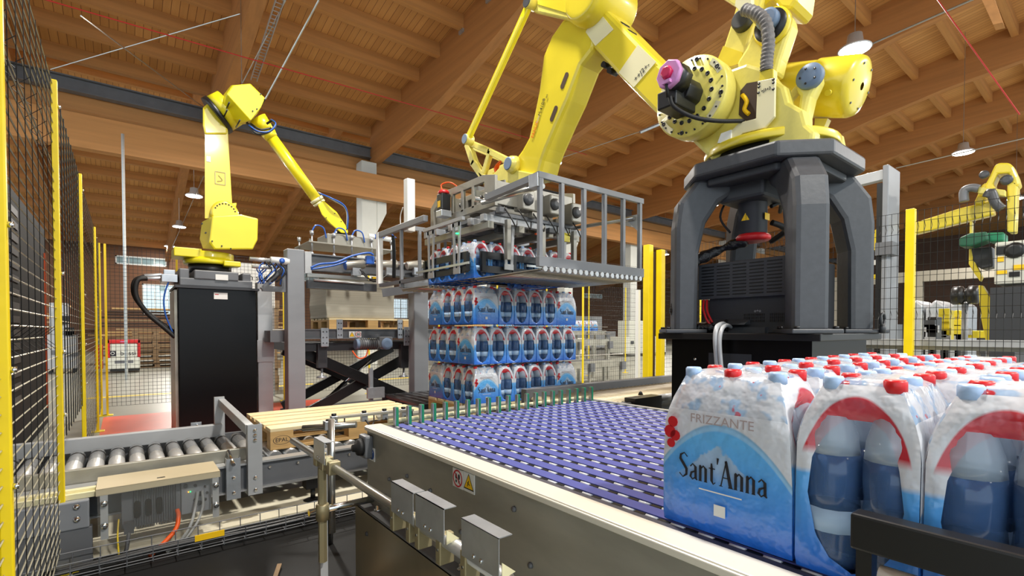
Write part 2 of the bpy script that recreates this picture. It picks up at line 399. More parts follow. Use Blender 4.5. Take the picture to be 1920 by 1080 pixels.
rod('red_wire', pt(70, -5, Y=9.4), pt(450, 105, Y=9.9), 0.010, 'red_wire', 'thin red wire sagging along the left ceiling')
rod('red_wire', pt(450, 105, Y=9.9), pt(1100, 290, Y=10.5), 0.010, 'red_wire', 'thin red wire crossing the middle of the ceiling')
rod('red_wire', pt(1755, -5, X=8.5), pt(1912, 215, X=8.7), 0.008, 'red_wire', 'thin red wire hanging at the upper right ceiling')
rod('hanger_pipe', (0.05, 14.6, 0), (0.05, 14.6, 5.7), 0.035, 'steel', 'tall thin grey pipe from floor to cross beam behind the left fence', 'pipe')
m = MB(); a_, b_ = pt(528, -10, Y=8.9), pt(476, 150, Y=12.3)
for dx in (-.06, .06): m.bar(a_ + Vector((dx, 0, 0)), b_ + Vector((dx, 0, 0)), .012, .05)
for k in range(26):
    c = a_.lerp(b_, k / 26); m.box(c, (.12, .012, .012))
tray = m.build('cable_tray', 'zinc'); tag(tray, 'wire cable tray on the underside of the upper left arch', 'cable tray')
struct_gate = MB()
# timber trestle stub hanging right top
m = MB(); m.prism([pt(1832, -20, X=9), pt(1858, -20, X=9), pt(1880, 42, X=9), pt(1862, 46, X=9)], (0.2, 0, 0)); o = m.build('timber_strut', 'wood_x'); tag(o, 'short pale timber strut at the upper right roof corner', 'strut')

# ================================================================ fences
def mesh_panel(p0, p1, z0, z1, dv, dh, r, parent, n=4, folds=(), fold=0.05, near_=False):
    """welded wire panel between two floor points"""
    p0 = Vector((p0[0], p0[1], 0)); p1 = Vector((p1[0], p1[1], 0)); L = (p1 - p0).length; a = (p1 - p0) / L; nrm = Vector((-a.y, a.x, 0))
    m = MB(); k = int(L / dv); rv = r * .45 if near_ else r
    for i in range(k + 1):
        q = p0 + a * (i * L / k)
        if folds and i % 1 == 0:
            zz = [z0]; off = [0]
            for f in folds: zz += [f - .05, f, f + .05]; off += [0, fold, 0]
            zz.append(z1); off.append(0)
            for j in range(len(zz) - 1):
                m.tube(q + nrm * off[j] + Vector((0, 0, zz[j])), q + nrm * off[j + 1] + Vector((0, 0, zz[j + 1])), rv, n=n, cap=False)
        else: m.tube(q + Vector((0, 0, z0)), q + Vector((0, 0, z1)), rv, n=n, cap=False)
    m.mat(1)
    k = int((z1 - z0) / dh)
    for i in range(k + 1):
        z = z0 + i * (z1 - z0) / k; o = 0
        for f in folds: o = max(o, fold * max(0, 1 - abs(z - f) / .05))
        m.tube(p0 + nrm * (o + r * 2) + Vector((0, 0, z)), p1 + nrm * (o + r * 2) + Vector((0, 0, z)), r, n=n, cap=False)
    return m
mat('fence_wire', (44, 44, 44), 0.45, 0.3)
mat('fence_wire_lit', (176, 170, 148), 0.35, 0.3); mat('fence_black', (14, 14, 14), 0.6)  # near fence: light on the horizontal wires is put into their colour, verticals stay black
def fence(name, pts, lb, wire='fence_wire', top=2.3, postw=0.026, gaps=(), dv=0.05, dh=0.1, r=0.0022, gap_z=None, folds=(1.98, 1.1), near=True):
    t = thing(name, (pts[0][0], pts[0][1], 0), lb, 'fence')
    for i, p in enumerate(pts):
        m = MB(); m.b2((p[0] - postw / 2, p[1] - postw / 2, 0.0), (p[0] + postw / 2, p[1] + postw / 2, top + 0.02)); m.b2((p[0] - .06, p[1] - .06, 0), (p[0] + .06, p[1] + .06, 0.01))
        po = m.build('fence_post', 'yellow_post', t, bevel=0.004)
        if near:
            mb = MB()
            for z in (2.2, 1.42, 1.05, 0.75):
                if z < top: mb.tube((p[0] + postw / 2, p[1] + .0, z), (p[0] + postw / 2 + .012, p[1], z), .008, n=8)
            stuff(mb.build('bolt', 'chrome', po))
    for i in range(len(pts) - 1):
        if i in gaps:
            if gap_z: mesh_panel(pts[i], pts[i + 1], gap_z, top, dv, dh, r, t, folds=()).build('mesh_panel', ['fence_wire' if wire != 'fence_wire_lit' else 'fence_black', wire], t)
            continue
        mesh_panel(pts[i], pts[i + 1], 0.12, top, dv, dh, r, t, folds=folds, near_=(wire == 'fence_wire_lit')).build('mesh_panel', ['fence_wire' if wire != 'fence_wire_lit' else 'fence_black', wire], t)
    return t
FXL = -0.24
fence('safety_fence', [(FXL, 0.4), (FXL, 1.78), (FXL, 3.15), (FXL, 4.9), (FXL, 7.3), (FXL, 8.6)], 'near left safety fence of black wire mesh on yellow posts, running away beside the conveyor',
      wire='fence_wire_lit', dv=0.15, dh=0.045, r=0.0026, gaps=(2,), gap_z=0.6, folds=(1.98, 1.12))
BX = [0.62, 2.06, 3.5, 4.95, 6.4, 7.85, 9.3, 10.75, 12.2]
fence('safety_fence', [(FXL + .06, 8.62)] + [(x, 8.62) for x in BX], 'back safety fence of black mesh with yellow posts behind the left robot and lift table', dv=0.05, dh=0.05, r=0.0020, near=False, folds=())
fence('safety_fence', [(5.98, 3.9), (5.98, 1.36), (5.98, -0.6)], 'right safety fence of black mesh with yellow posts behind the black robot stand', dv=0.05, dh=0.1, r=0.0022, near=False, folds=(2.15, 1.3), postw=.07)
fence('safety_fence', [(5.9, 5.6), (7.6, 5.6), (9.4, 5.6)], 'far middle mesh fence with yellow posts right of the bottle stack', dv=0.05, dh=0.08, r=0.0020, near=False, folds=())
# light-curtain double post
t = thing('light_curtain_post', (5.75, 4.2, 0), 'tall double yellow sensor post standing right of the gripper frame', 'post')
MB().b2((5.70, 4.17, 0), (5.80, 4.27, 2.34)).build('yellow_profile', 'yellow_post', t, bevel=.006)
MB().b2((5.83, 4.06, 0), (5.92, 4.15, 2.27)).build('yellow_profile', 'yellow_post', t, bevel=.006)
MB().b2((5.64, 4.30, 0), (5.69, 4.35, 1.72)).build('white_profile', 'white', t)
MB().b2((5.80, 4.18, 0), (5.86, 4.24, 2.25)).build('dark_profile', 'brown_dark', t)
# ================================================================ pallet roller conveyor (runs along X)
t = thing('roller_conveyor', (0.5, 3.44, 0), 'grey pallet roller conveyor crossing from the left fence under the light wooden pallet', 'conveyor')
MB().b2((-0.62, 3.40, 0.17), (5.2, 3.44, 0.335)).build('side_beam', 'grey_mid', t)
m = MB(); m.b2((-0.62, 3.37, 0.325), (5.2, 3.46, 0.337)); m.b2((-0.62, 3.37, 0.165), (5.2, 3.44, 0.175)); m.build('beam_flange', 'alu', t)
MB().b2((-0.62, 4.46, 0.17), (5.2, 4.50, 0.335)).build('side_beam', 'grey_mid', t)
MB().b2((-0.62, 3.47, 0.33), (0.62, 3.50, 0.412)).build('guide_rail', 'steel_brushed', t, bevel=.004)
MB().b2((-0.62, 4.38, 0.33), (0.60, 4.44, 0.425)).build('guide_rail', 'grey_light', t, bevel=.004)
rm = MB().tube((0, 3.52, 0), (0, 4.36, 0), 0.0425, n=18)
rm.mat(1); rm.tube((0, 4.27, 0), (0, 4.30, 0), 0.0435, n=18); rm.mat(2); rm.tube((0, 3.75, 0), (0, 4.05, 0), 0.0428, n=18)
mat('roller_metal', (205, 206, 206), 0.24, 0.55, 1, (60, 6, 60), 0, dark=0.8)
mat('roller_band', (214, 214, 212), 0.4, 0.5)
rmesh = rm.mesh('roller', ['roller_metal', 'black', 'roller_band'], (0, 3.44, 0))
for i in range(46):
    x = -0.56 + 0.1035 * i
    o = bpy.data.objects.new('roller', rmesh); COL.objects.link(o); o.parent = t; o.location = (x - 0.5, 0, 0.307)
m = MB()
for x in [0.72 + 0.17 * i for i in range(8)]: m.lathe((x, 3.398, 0.285), [(0.0, -.012), (.009, -.01), (.011, 0)], 8, 'Y')
stuff(m.build('bolt_row', 'chrome', t))
for x, y in ((0.99, 3.42), (2.4, 3.42), (3.9, 3.42), (0.99, 4.48), (2.4, 4.48)):
    m = MB(); m.b2((x - .055, y - .05, 0.10), (x + .055, y + .05, 0.168)); m.tube((x, y, 0.10), (x, y, 0.02), .016); m.lathe((x, y, 0), [(.07, 0), (.06, .014), (.02, .024)], 16)
    m.build('levelling_foot', 'black', t)
MB().b2((-0.42, 3.13, 0.0), (-0.13, 3.17, 0.20)).build('support_leg', 'grey_mid', t, bevel=.004)
o = MB().b2((-0.44, 3.12, 0.20), (-0.14, 3.16, 0.335)).build('bracket_plate', 'grey_paint', t, bevel=.006)
m = MB()
for x, z in ((-.185, .31), (-.185, .25)): m.lathe((x, 3.122, z), [(0, -.014), (.012, -.012), (.015, 0)], 12, 'Y')
stuff(m.build('bolt', 'chrome', o))
m = MB(); m.b2((-0.55, 3.16, 0.335), (-0.10, 3.34, 0.345)); m.b2((-0.55, 3.24, 0.345), (-0.10, 3.28, 0.36)); m.b2((-.55, 3.16, .345), (-.1, 3.18, .36)); m.build('profile_rail', 'cream', t)
# drive box with clear cover
t = thing('drive_box', (0.15, 3.15, 0.08), 'beige topped motor drive box with clear front cover and three oval slots under the rollers', 'drive box')
mat('beige_top', (206, 192, 160), 0.45, 0.2)
m = MB(); m.b2((-0.115, 3.13, 0.362), (0.412, 3.40, 0.372)); m.b2((-0.115, 3.13, 0.34), (0.412, 3.135, 0.372)); m.build('top_cover', 'beige_top', t)
m = MB(); m.b2((0.13, 3.18, 0.3725), (0.165, 3.195, 0.3735)); m.build('cover_slot', 'black', t)
o = MB().b2((-0.02, 3.20, 0.13), (0.235, 3.32, 0.34)).build('drive_unit', 'grey_mid', t, bevel=.004)
m = MB()
for i in range(18): x = 0.03 + i * .0105; m.b2((x, 3.188, .125), (x + .004, 3.20, .34))
m.build('cooling_fin', 'charcoal', o)['kind'] = 'stuff'
for x in (.045, .092, .138):
    m = MB(); m.prism([(x + .0145 * math.cos(a), 3.183, .225 + (.030 if math.sin(a) > 0 else -.030) + .015 * math.sin(a)) for a in [i * math.pi / 8 for i in range(16)]], (0, .004, 0)); m.build('oval_slot', 'cabinet_black', o)
o = MB().b2((0.235, 3.19, 0.15), (0.375, 3.30, 0.335)).build('connector_panel', 'grey_paint', t, bevel=.003)
m = MB()
for x, z, r in ((.255, .305, .011), (.30, .30, .008), (.325, .25, .013), (.345, .285, .006), (.318, .20, .013), (.345, .215, .008), (.355, .25, .006), (.30, .22, .01)): m.tube((x, 3.18, z), (x, 3.19, z), r)
m.build('connector', 'charcoal_dark', o)
MB().b2((.266, 3.182, .268), (.270, 3.19, .272)).build('indicator_led', 'led_orange', o); MB().b2((.275, 3.182, .268), (.279, 3.19, .272)).build('indicator_led', 'led_green', o)
m = MB(); m.b2((-0.11, 3.128, 0.07), (0.405, 3.132, 0.345)); m.build('clear_cover', 'clear_plate', t)
for x in (-.10, .375): MB().b2((x, 3.134, 0.12), (x + .03, 3.138, 0.36)).build('side_bracket', 'alu', t)
m = MB()
for x in (-.085, .39):
    for z in (.19, .30): m.lathe((x, 3.128, z), [(.006, -.016), (.014, -.014), (.016, 0)], 12, 'Y')
stuff(m.build('screw', 'chrome', t))
m = MB(); m.path([(.215, 3.17, .19), (.218, 3.14, .16), (.20, 3.11, .10), (.12, 3.08, .03), (.09, 3.06, .012)], .011); tag(m.build('cable', 'orange'), 'orange cable hanging below the drive box', 'cable')
m = MB(); m.path([(.31, 3.17, .27), (.30, 3.15, .22), (.27, 3.10, .12), (.22, 3.08, .05), (.16, 3.06, .012)], .008); m.path([(.33, 3.17, .27), (.33, 3.14, .2), (.30, 3.11, .12), (.24, 3.08, .05)], .007)
tag(m.build('cable', 'clear_hose'), 'pair of clear grey hoses hanging beside the orange cable', 'cable')
m = MB(); m.path([(-.03, 3.16, .2), (-.035, 3.12, .12), (-.03, 3.1, .02)], .004); tag(m.build('cable', 'floor_yellow'), 'thin yellow green earth wire under the drive box', 'cable')
m = MB(); m.b2((-.01, 3.14, .12), (.03, 3.18, .175)); m.path([(.01, 3.15, .13), (.0, 3.12, .06), (-.02, 3.1, .0)], .009); tag(m.build('cable', 'charcoal'), 'grey plug and cable hanging at left under the drive box', 'cable')
# stop frame over the conveyor
t = thing('stop_gate', (0.6, 3.36, 0.15), 'grey steel gate frame bridging the rollers left of the wooden pallet', 'frame')
m = MB(); m.b2((0.585, 3.33, 0.145), (0.665, 3.335, 0.575)); m.b2((0.585, 3.335, 0.145), (0.59, 3.39, 0.575)); m.b2((0.66, 3.335, 0.145), (0.665, 3.39, 0.575)); m.build('front_post', 'grey_light', t)
m = MB(); m.b2((0.55, 4.44, 0.2), (0.62, 4.47, 0.63)); m.build('rear_post', 'grey_light', t)
MB().bar((0.60, 4.44, 0.585), (0.60, 3.36, 0.545), .045, .06).build('cross_bar', 'grey_light', t, bevel=.003)
m = MB()
for z in (.54, .51, .48, .25, .175): m.lathe((0.625, 3.33, z), [(0, -.012), (.010, -.01), (.012, 0)], 10, 'Y')
stuff(m.build('bolt', 'chrome', t))
t = thing('reflector_bracket', (0.50, 3.36, 0.15), 'small zinc bracket with chrome pin beside the stop frame', 'bracket')
m = MB(); m.b2((0.47, 3.33, 0.14), (0.545, 3.335, 0.385)); m.b2((0.47, 3.335, 0.14), (0.474, 3.38, 0.385)); m.b2((0.541, 3.335, 0.14), (0.545, 3.38, 0.385)); m.build('plate', 'zinc', t)
MB().tube((0.50, 3.28, 0.36), (0.50, 3.46, 0.405), .011).build('pin', 'chrome', t)
m = MB()
for z in (.27, .18): m.lathe((0.508, 3.33, z), [(0, -.012), (.010, -.01), (.012, 0)], 10, 'Y')
stuff(m.build('bolt', 'chrome', t))
t = thing('reflector_bracket', (0.45, 4.5, 0.3), 'small zinc bracket with pin behind the rollers', 'bracket')
m = MB(); m.b2((0.40, 4.50, 0.30), (0.47, 4.505, 0.44)); m.build('plate', 'zinc', t); MB().tube((0.44, 4.42, 0.40), (0.44, 4.54, 0.43), .01).build('pin', 'chrome', t)
# wire basket tray near the floor
t = thing('wire_basket_tray', (0.3, 2.95, 0.03), 'low wire basket cable tray running along the floor below the conveyor', 'cable tray')
m = MB()
for y, z in ((2.93, .04), (2.93, .075), (2.93, .11), (2.98, .035), (3.03, .035), (3.08, .04), (3.08, .11)): m.tube((-.35, y, z), (1.9, y, z), .0025, n=5)
for i in range(22):
    x = -.3 + .1 * i
    for a, b in (((2.93, .11), (2.93, .035)), ((2.93, .035), (3.08, .035)), ((3.08, .035), (3.08, .11))): m.tube((x, a[0], a[1]), (x, b[0], b[1]), .0025, n=5)
m.build('wire_basket', 'grey_mid', t)
m = MB(); m.path([(-.3, 3.0, .05), (.2, 3.02, .055), (.6, 2.99, .05), (1.2, 3.01, .055), (1.85, 3.0, .05)], .012); m.path([(-.3, 3.04, .05), (.2, 3.05, .055), (.6, 3.04, .05), (1.85, 3.05, .05)], .009); m.build('cable_run', 'black', t)
MB().b2((.27, 2.92, .085), (.40, 2.925, .115)).build('yellow_label', 'sign_yellow', t)
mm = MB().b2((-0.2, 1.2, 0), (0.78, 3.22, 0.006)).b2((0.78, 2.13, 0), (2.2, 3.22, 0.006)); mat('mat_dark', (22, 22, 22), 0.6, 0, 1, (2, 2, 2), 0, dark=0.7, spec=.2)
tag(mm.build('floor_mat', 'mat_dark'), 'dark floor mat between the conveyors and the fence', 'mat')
m = MB(); m.prism([(0.52, 1.5, .0062), (0.72, 1.75, .0062), (0.60, 2.05, .0062), (0.40, 1.85, .0062)], (0, 0, .003)); tag(m.build('cardboard_scrap', 'cardboard'), 'pale scrap of cardboard on the dark floor', 'scrap')
m = MB(); m.b2((-.2, 3.24, 0), (1.6, 3.75, .012)); mat('pale_plate', (216, 208, 184), .5, 0, 1, (3, 3, 3), 0, dark=.9); tag(m.build('floor_plate', 'pale_plate'), 'pale floor plate beneath the roller conveyor', 'plate')
m = MB(); m.bar((.58, 2.55, .02), (.50, 2.35, .012), .02, .006); m.bar((.50, 2.35, .012), (.66, 2.2, .012), .02, .006); tag(m.build('packing_strap', 'pallet_old'), 'bent strip of packing strap on the dark floor', 'strap')

# ================================================================ EPAL pallets
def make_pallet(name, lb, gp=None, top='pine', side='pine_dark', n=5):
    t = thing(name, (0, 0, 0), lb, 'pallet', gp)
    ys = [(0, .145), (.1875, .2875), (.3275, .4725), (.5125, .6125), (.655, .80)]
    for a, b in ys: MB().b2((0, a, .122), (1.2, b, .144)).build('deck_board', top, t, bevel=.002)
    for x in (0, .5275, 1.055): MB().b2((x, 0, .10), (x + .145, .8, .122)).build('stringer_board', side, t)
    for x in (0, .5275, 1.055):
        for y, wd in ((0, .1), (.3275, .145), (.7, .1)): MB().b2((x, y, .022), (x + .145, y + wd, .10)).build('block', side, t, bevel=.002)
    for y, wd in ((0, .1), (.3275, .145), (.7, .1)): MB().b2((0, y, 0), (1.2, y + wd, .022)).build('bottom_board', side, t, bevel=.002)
    return t
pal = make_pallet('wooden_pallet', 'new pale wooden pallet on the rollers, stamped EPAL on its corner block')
# stamp
nf = MB(); c = (0.072, -0.0008, 0.062)
for k in range(24):
    a0, a1 = 2 * math.pi * k / 24, 2 * math.pi * (k + 1) / 24
    p = lambda a, s: (c[0] + .056 * s * math.cos(a), c[1], c[2] + .030 * s * math.sin(a))
    nf.add([p(a0, 1), p(a1, 1), p(a1, .93), p(a0, .93)], [(0, 1, 2, 3)])
nf.build('stamp_ring', 'ink', pal)
text('stamp_text', 'EPAL', .038, basis((.072, -.0008, .062), (1, 0, 0), (0, 0, 1)), 'ink', pal)
pal.location = (0.76, 3.56, 0.350)
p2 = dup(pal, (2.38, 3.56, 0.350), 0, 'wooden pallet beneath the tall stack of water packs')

# ================================================================ belt conveyor
BX0, BX1, BY1, BZ = 0.935, 2.195, 2.05, 0.73
t = thing('belt_conveyor', (1.5, 0.6, 0), 'wide blue modular belt conveyor with stainless steel side carrying the front water packs', 'conveyor')
MB().b2((0.838, -0.5, 0.40), (0.85, 2.09, 0.722)).build('side_panel', 'steel_brushed', t)
MB().b2((0.79, -0.5, 0.0), (0.80, 2.11, 0.39)).build('lower_panel', 'steel_panel', t)
MB().b2((0.79, -0.5, 0.385), (0.845, 2.11, 0.40)).build('ledge', 'grey_mid', t)
MB().b2((0.85, 2.10, 0.0), (2.25, 2.11, 0.66)).build('end_panel', 'steel_brushed', t)
m = MB(); m.b2((0.832, -0.5, 0.715), (0.905, 2.10, 0.733)); m.build('edge_profile', 'edge_white', t, bevel=.003)
m = MB(); m.b2((0.828, -0.5, 0.712), (0.855, 2.10, 0.729)); m.build('edge_strip', 'edge_white', t, bevel=.003)
MB().b2((2.205, -0.5, 0.62), (2.235, 2.10, 0.737)).build('far_edge_rail', 'alu', t)
MB().b2((2.22, -0.5, 0.0), (2.235, 2.10, 0.62)).build('far_panel', 'steel_brushed', t)
MB().b2((0.905, -0.5, 0.66), (2.205, 2.06, 0.7215)).build('belt_bed', 'belt_grey', t)
MB().b2((0.907, -0.5, 0.7215), (0.932, 2.05, 0.7285)).build('belt_margin', 'belt_grey', t)
pitch = (BX1 - BX0) / 20
sm = MB().b2((-0.021, -0.5, -0.016), (0.021, BY1, 0)).mesh('belt_slat', 'blue_belt')
gm = MB()
for i in range(20):
    x = BX0 + pitch * (i + .5)
    o = bpy.data.objects.new('belt_slat', sm); COL.objects.link(o); o.parent = t; o.location = (x - 1.5, -0.6, BZ)
# rollers and hinges in the gaps
pos = []
rl = MB().tube((0, -.016, 0), (0, .016, 0), .005, n=8).mesh('belt_roller', 'roller_white')
for i in range(21):
    for k in range(38):
        y = -0.45 + .066 * k
        pos.append((BX0 + pitch * i, y))
pos.sort(key=lambda p: math.hypot(*p) if p[1] > .1 else 99)
for x, y in pos[:300]:
    o = bpy.data.objects.new('belt_roller', rl); COL.objects.link(o); o.parent = t; o.location = (x - 1.5, y - .6, BZ - .004)
m = MB()
for x, y in pos[300:]: m.tube((x, y - .016, BZ - .004), (x, y + .016, BZ - .004), .0055, n=6)
m.build('belt_rollers', 'roller_white', t)['kind'] = 'stuff'
m = MB()
for x, y in pos: m.b2((x - .006, y + .020, BZ - .010), (x + .006, y + .048, BZ - .001))
m.build('belt_hinges', 'black', t)['kind'] = 'stuff'
for i in range(21):
    x = BX0 + pitch * i + .004
    m = MB(); m.b2((x, 2.012, .715), (x + .013, 2.036, .812)); o = m.build('guide_pin', 'green', t, bevel=.002)
    MB().b2((x - .005, 2.014, .715), (x, 2.034, .811)).build('pin_backing', 'steel', o)
MB().tube((0.93, 2.075, .742), (2.2, 2.075, .742), .011).build('end_bar', 'cream', t)
# bearing at the corner
o = MB().b2((0.80, 2.02, .60), (0.838, 2.10, .70)).build('bearing_block', 'grey_mid', t, bevel=.01)
MB().lathe((0.79, 2.06, .648), [(0, -.03), (.015, -.03), (.018, -.015), (.034, -.01), (.038, .01)], 20, 'X').build('bearing_cap', 'black_rubber', o)
m = MB()
for y, z in ((1.7, .60), (1.52, .59), (1.32, .51), (1.05, .66), (0.98, .53), (0.62, .55), (.70, .47), (1.86, .55), (1.9, .47)): m.lathe((.838, y, z), [(0, -.008), (.007, -.007), (.009, 0)], 8, 'X')
stuff(m.build('panel_bolt', 'grey_mid', t))
m = MB()
for y, z in ((1.95, .45), (1.6, .43), (1.3, .43), (0.95, .43)): m.lathe((.825, y, .40), [(.016, 0), (.016, .004), (.009, .006), (.009, .018), (0, .02)], 8, 'Z')
stuff(m.build('ledge_bolt', 'chrome', t))
m = MB()
for y, z in ((1.98, .30), (1.55, .2)): m.lathe((.79, y, z), [(0, -.006), (.008, -.006), (.011, 0)], 8, 'X')
stuff(m.build('panel_bolt', 'charcoal', t))
# signs on the side
def xsign(cs, X, name, mt, lb, parent):
    a, b, c_, d_ = [pt(px, py, X=X) for px, py in cs]
    yz = [(max(a.y, d_.y), (a.z + b.z) / 2), (min(b.y, c_.y), (c_.z + d_.z) / 2)]
    o = MB().b2((X, yz[1][0], yz[1][1]), (X + .003, yz[0][0], yz[0][1])).build(name, mt, parent); o['label'] = lb
    return o, Vector((X, (yz[0][0] + yz[1][0]) / 2, (yz[0][1] + yz[1][1]) / 2)), yz[0][0] - yz[1][0], yz[0][1] - yz[1][1]
def yzdisc(mb, X, cy, cz, r0, r1, n=28):
    vs = []
    for i in range(n):
        a = 2 * math.pi * i / n; vs += [(X, cy + r1 * math.cos(a), cz + r1 * math.sin(a)), (X, cy + r0 * math.cos(a), cz + r0 * math.sin(a))]
    mb.add(vs, [(2 * i, 2 * ((i + 1) % n), 2 * ((i + 1) % n) + 1, 2 * i + 1) for i in range(n)]); return mb
o, c, w_, h_ = xsign([(849, 876), (867.5, 883.5), (867.5, 918), (849, 911)], .834, 'prohibition_sign', 'white', 'white sticker with red ring over black footprints', t)
m = yzdisc(MB(), .8335, c.y, c.z, w_ * .38, w_ * .47); m.add([(.8332, c.y + .3 * w_, c.z + .28 * w_), (.8332, c.y + .25 * w_, c.z + .34 * w_), (.8332, c.y - .3 * w_, c.z - .28 * w_), (.8332, c.y - .25 * w_, c.z - .34 * w_)], [(0, 1, 2, 3)]); m.build('red_ring', 'ink_red', o)
m = MB()
for s in (-1, 1):
    for cz, rz, ry in ((.10, .16, .09), (-.16, .09, .07)):
        m.prism([(.8333, c.y + s * .14 * w_ + ry * w_ * math.cos(a), c.z + cz * w_ + rz * w_ * math.sin(a)) for a in [i * math.pi / 6 for i in range(12)]], (.0003, 0, 0))
m.build('footprint', 'ink', o)
o, c, w_, h_ = xsign([(869, 884), (889, 890.5), (889, 927), (869, 920)], .834, 'warning_sign', 'white', 'white sticker with yellow warning triangle', t)
def tri(X, c, s, name, mt, par): return MB().prism([(X, c.y - s * .5, c.z - s * .38), (X, c.y + s * .5, c.z - s * .38), (X, c.y, c.z + s * .5)], (.0003, 0, 0)).build(name, mt, par)
tri(.8336, c, w_ * .95, 'triangle_border', 'ink', o); tri(.8332, c, w_ * .78, 'triangle', 'sign_yellow', o)
m = MB(); m.bar((.8330, c.y + .1 * w_, c.z - .2 * w_), (.8330, c.y - .02 * w_, c.z + .1 * w_), .0004, .05 * w_); m.bar((.8330, c.y - .12 * w_, c.z - .12 * w_), (.8330, c.y + .12 * w_, c.z), .0004, .04 * w_); m.build('hand_symbol', 'ink', o)
o, c, w_, h_ = xsign([(691.5, 837), (702, 841), (702, 866), (691.5, 861)], .834, 'instruction_sign', 'white', 'small white sticker with blue oval', t)
m = MB(); m.prism([(.8335, c.y + w_ * .44 * math.cos(a), c.z + h_ * .42 * math.sin(a)) for a in [i * math.pi / 10 for i in range(20)]], (.0003, 0, 0)); m.build('blue_oval', 'blue_sign', o)
m = MB(); m.bar((.8333, c.y + w_ * .2, c.z - h_ * .2), (.8333, c.y - w_ * .2, c.z + h_ * .22), .0004, w_ * .12); m.build('pencil_mark', 'white', o)
# lip behind the belt: sensor frame over the pallet
t = thing('sensor_rig', (1.0, 2.3, .6), 'row of small photo sensors on a steel bar beyond the corner of the belt conveyor', 'sensor')
MB().tube(pt(568, 803, d=2.62), pt(668, 796, d=2.62), .017).build('tube', 'steel', t)
o = MB().box(pt(618, 797, d=2.62), (.06, .045, .05)).build('tube_clamp', 'zinc', t, bevel=.004)
MB().lathe(pt(618, 790, d=2.62), [(.02, 0), (.02, .01), (0, .012)], 12).build('clamp_cap', 'black', o)
m = MB(); a_, b_ = pt(626, 783, d=2.75), pt(772, 768, d=3.1); m.bar(a_, b_, .05, .012); m.build('bar', 'steel_brushed', t)
for k, px in enumerate((626, 677, 715, 752)):
    c = a_.lerp(b_, [0, .36, .62, .88][k]); o = MB().box(c + Vector((0, 0, -.015)), (.035, .035, .05)).build('sensor', 'zinc', t, bevel=.003)
    MB().lathe(c + Vector((0, 0, .012)), [(.014, 0), (.014, .01), (0, .012)], 10).build('sensor_cap', 'black', o)
    m = MB(); m.path([c + Vector((0, -.02, -.03)), c + Vector((.02, -.04, -.06)), c + Vector((.05, -.02, -.05)), c + Vector((.06, .0, 0))], .004, n=6); m.build('sensor_cable', 'black', o)
MB().tube(pt(618, 797, d=2.62) - Vector((0, 0, .02)), Vector((pt(618, 797, d=2.62).x, pt(618, 797, d=2.62).y, 0)), .014, n=8).build('rig_post', 'steel', t)
# pipe rail with sensor covers
PX = .62
t = thing('sensor_rail', (PX, 1.5, .1), 'round steel pipe rail carrying zinc sensor covers along the conveyor side', 'rail')
MB().tube((PX, 2.45, .632), (PX, .45, .632), .0145).build('pipe', 'steel', t)
MB().tube((PX, 1.3, .632), (PX, .8, .632), .0175).build('sleeve', 'alu', t)
c = pt(604, 880, X=PX); MB().tube((PX, c.y, .60), (PX, c.y, .22), .017, n=6).build('upright', 'brass', t)
c2 = pt(622, 860, X=PX + .06); MB().tube((PX + .06, c2.y, .78), (PX + .06, c2.y, .30), .014, n=8).build('upright', 'steel', t)
m = MB(); c3 = pt(588, 880, X=PX - .02); m.b2((PX - .0, c.y + .03, .12), (PX + .03, c.y + .06, .66)); m.build('slotted_upright', 'grey_light', t)
MB().tube((PX - .05, c.y + .01, .425), (.835, c.y + .01, .425), .0145).build('cross_tube', 'chrome', t)
MB().lathe((PX, c.y, .39), [(.026, 0), (.026, .06), (.022, .065)], 16).build('tube_joint', 'brass', t)
for px in (600, 612, 625): c = pt(px, 870, X=PX); MB().b2((PX - .022, c.y - .018, .605), (PX + .022, c.y + .018, .655)).build('clamp', 'brass', t, bevel=.003)
def cover(TL, TR, lbx=''):
    a = pt(TL[0], TL[1], X=PX - .03); b = pt(TR[0], TR[1], X=PX - .03); z1 = (a.z + b.z) / 2; X = PX - .03
    m = MB(); m.b2((X, b.y, z1 - .085), (X + .002, a.y, z1)); m.b2((X, b.y, z1 - .002), (X + .035, a.y, z1)); 
    o = m.build('sensor_cover', 'zinc', t)
    m = MB()
    for y in (a.y * .65 + b.y * .35, a.y * .45 + b.y * .55): m.lathe((X, y, z1 - .07), [(0, -.004), (.004, -.003), (.006, 0)], 8, 'X')
    stuff(m.build('cover_screw', 'chrome', o))
    m = MB(); m.prism([(X + .005, b.y - .003, z1 - .05), (X + .04, b.y - .003, z1 - .078), (X + .005, b.y - .003, z1 - .085)], (0, -.002, 0)); m.build('gusset', 'cream', o)
    return a, b, z1
cover((588, 818), (608, 832)); cover((733, 902), (774, 925)); cover((779, 925), (832, 955)); cover((865, 970), (935, 1010))
for px in (741, 771, 788, 828, 875):
    c = pt(px, 970, X=PX - .01); o = MB().b2((PX - .022, c.y - .011, .575), (PX + .02, c.y + .011, .650)).build('clamp', 'brass', t, bevel=.003)
    MB().tube((PX - .023, c.y, .612), (PX + .0, c.y, .612), .004, n=6).build('clamp_screw', 'chrome', o)
# black guard near the viewer
t = thing('side_guard', (.87, .0, .73), 'black side guard bar over a pale roller at the lower right corner', 'guard')
MB().b2((.855, -.5, .822), (.89, .262, .876)).build('guard_bar', 'black', t, bevel=.004)
MB().b2((.86, .235, .735), (.885, .255, .825)).build('guard_post', 'black', t)
MB().tube((.862, -.5, .79), (.862, .225, .79), .018, n=16).build('pale_roller', 'white', t)

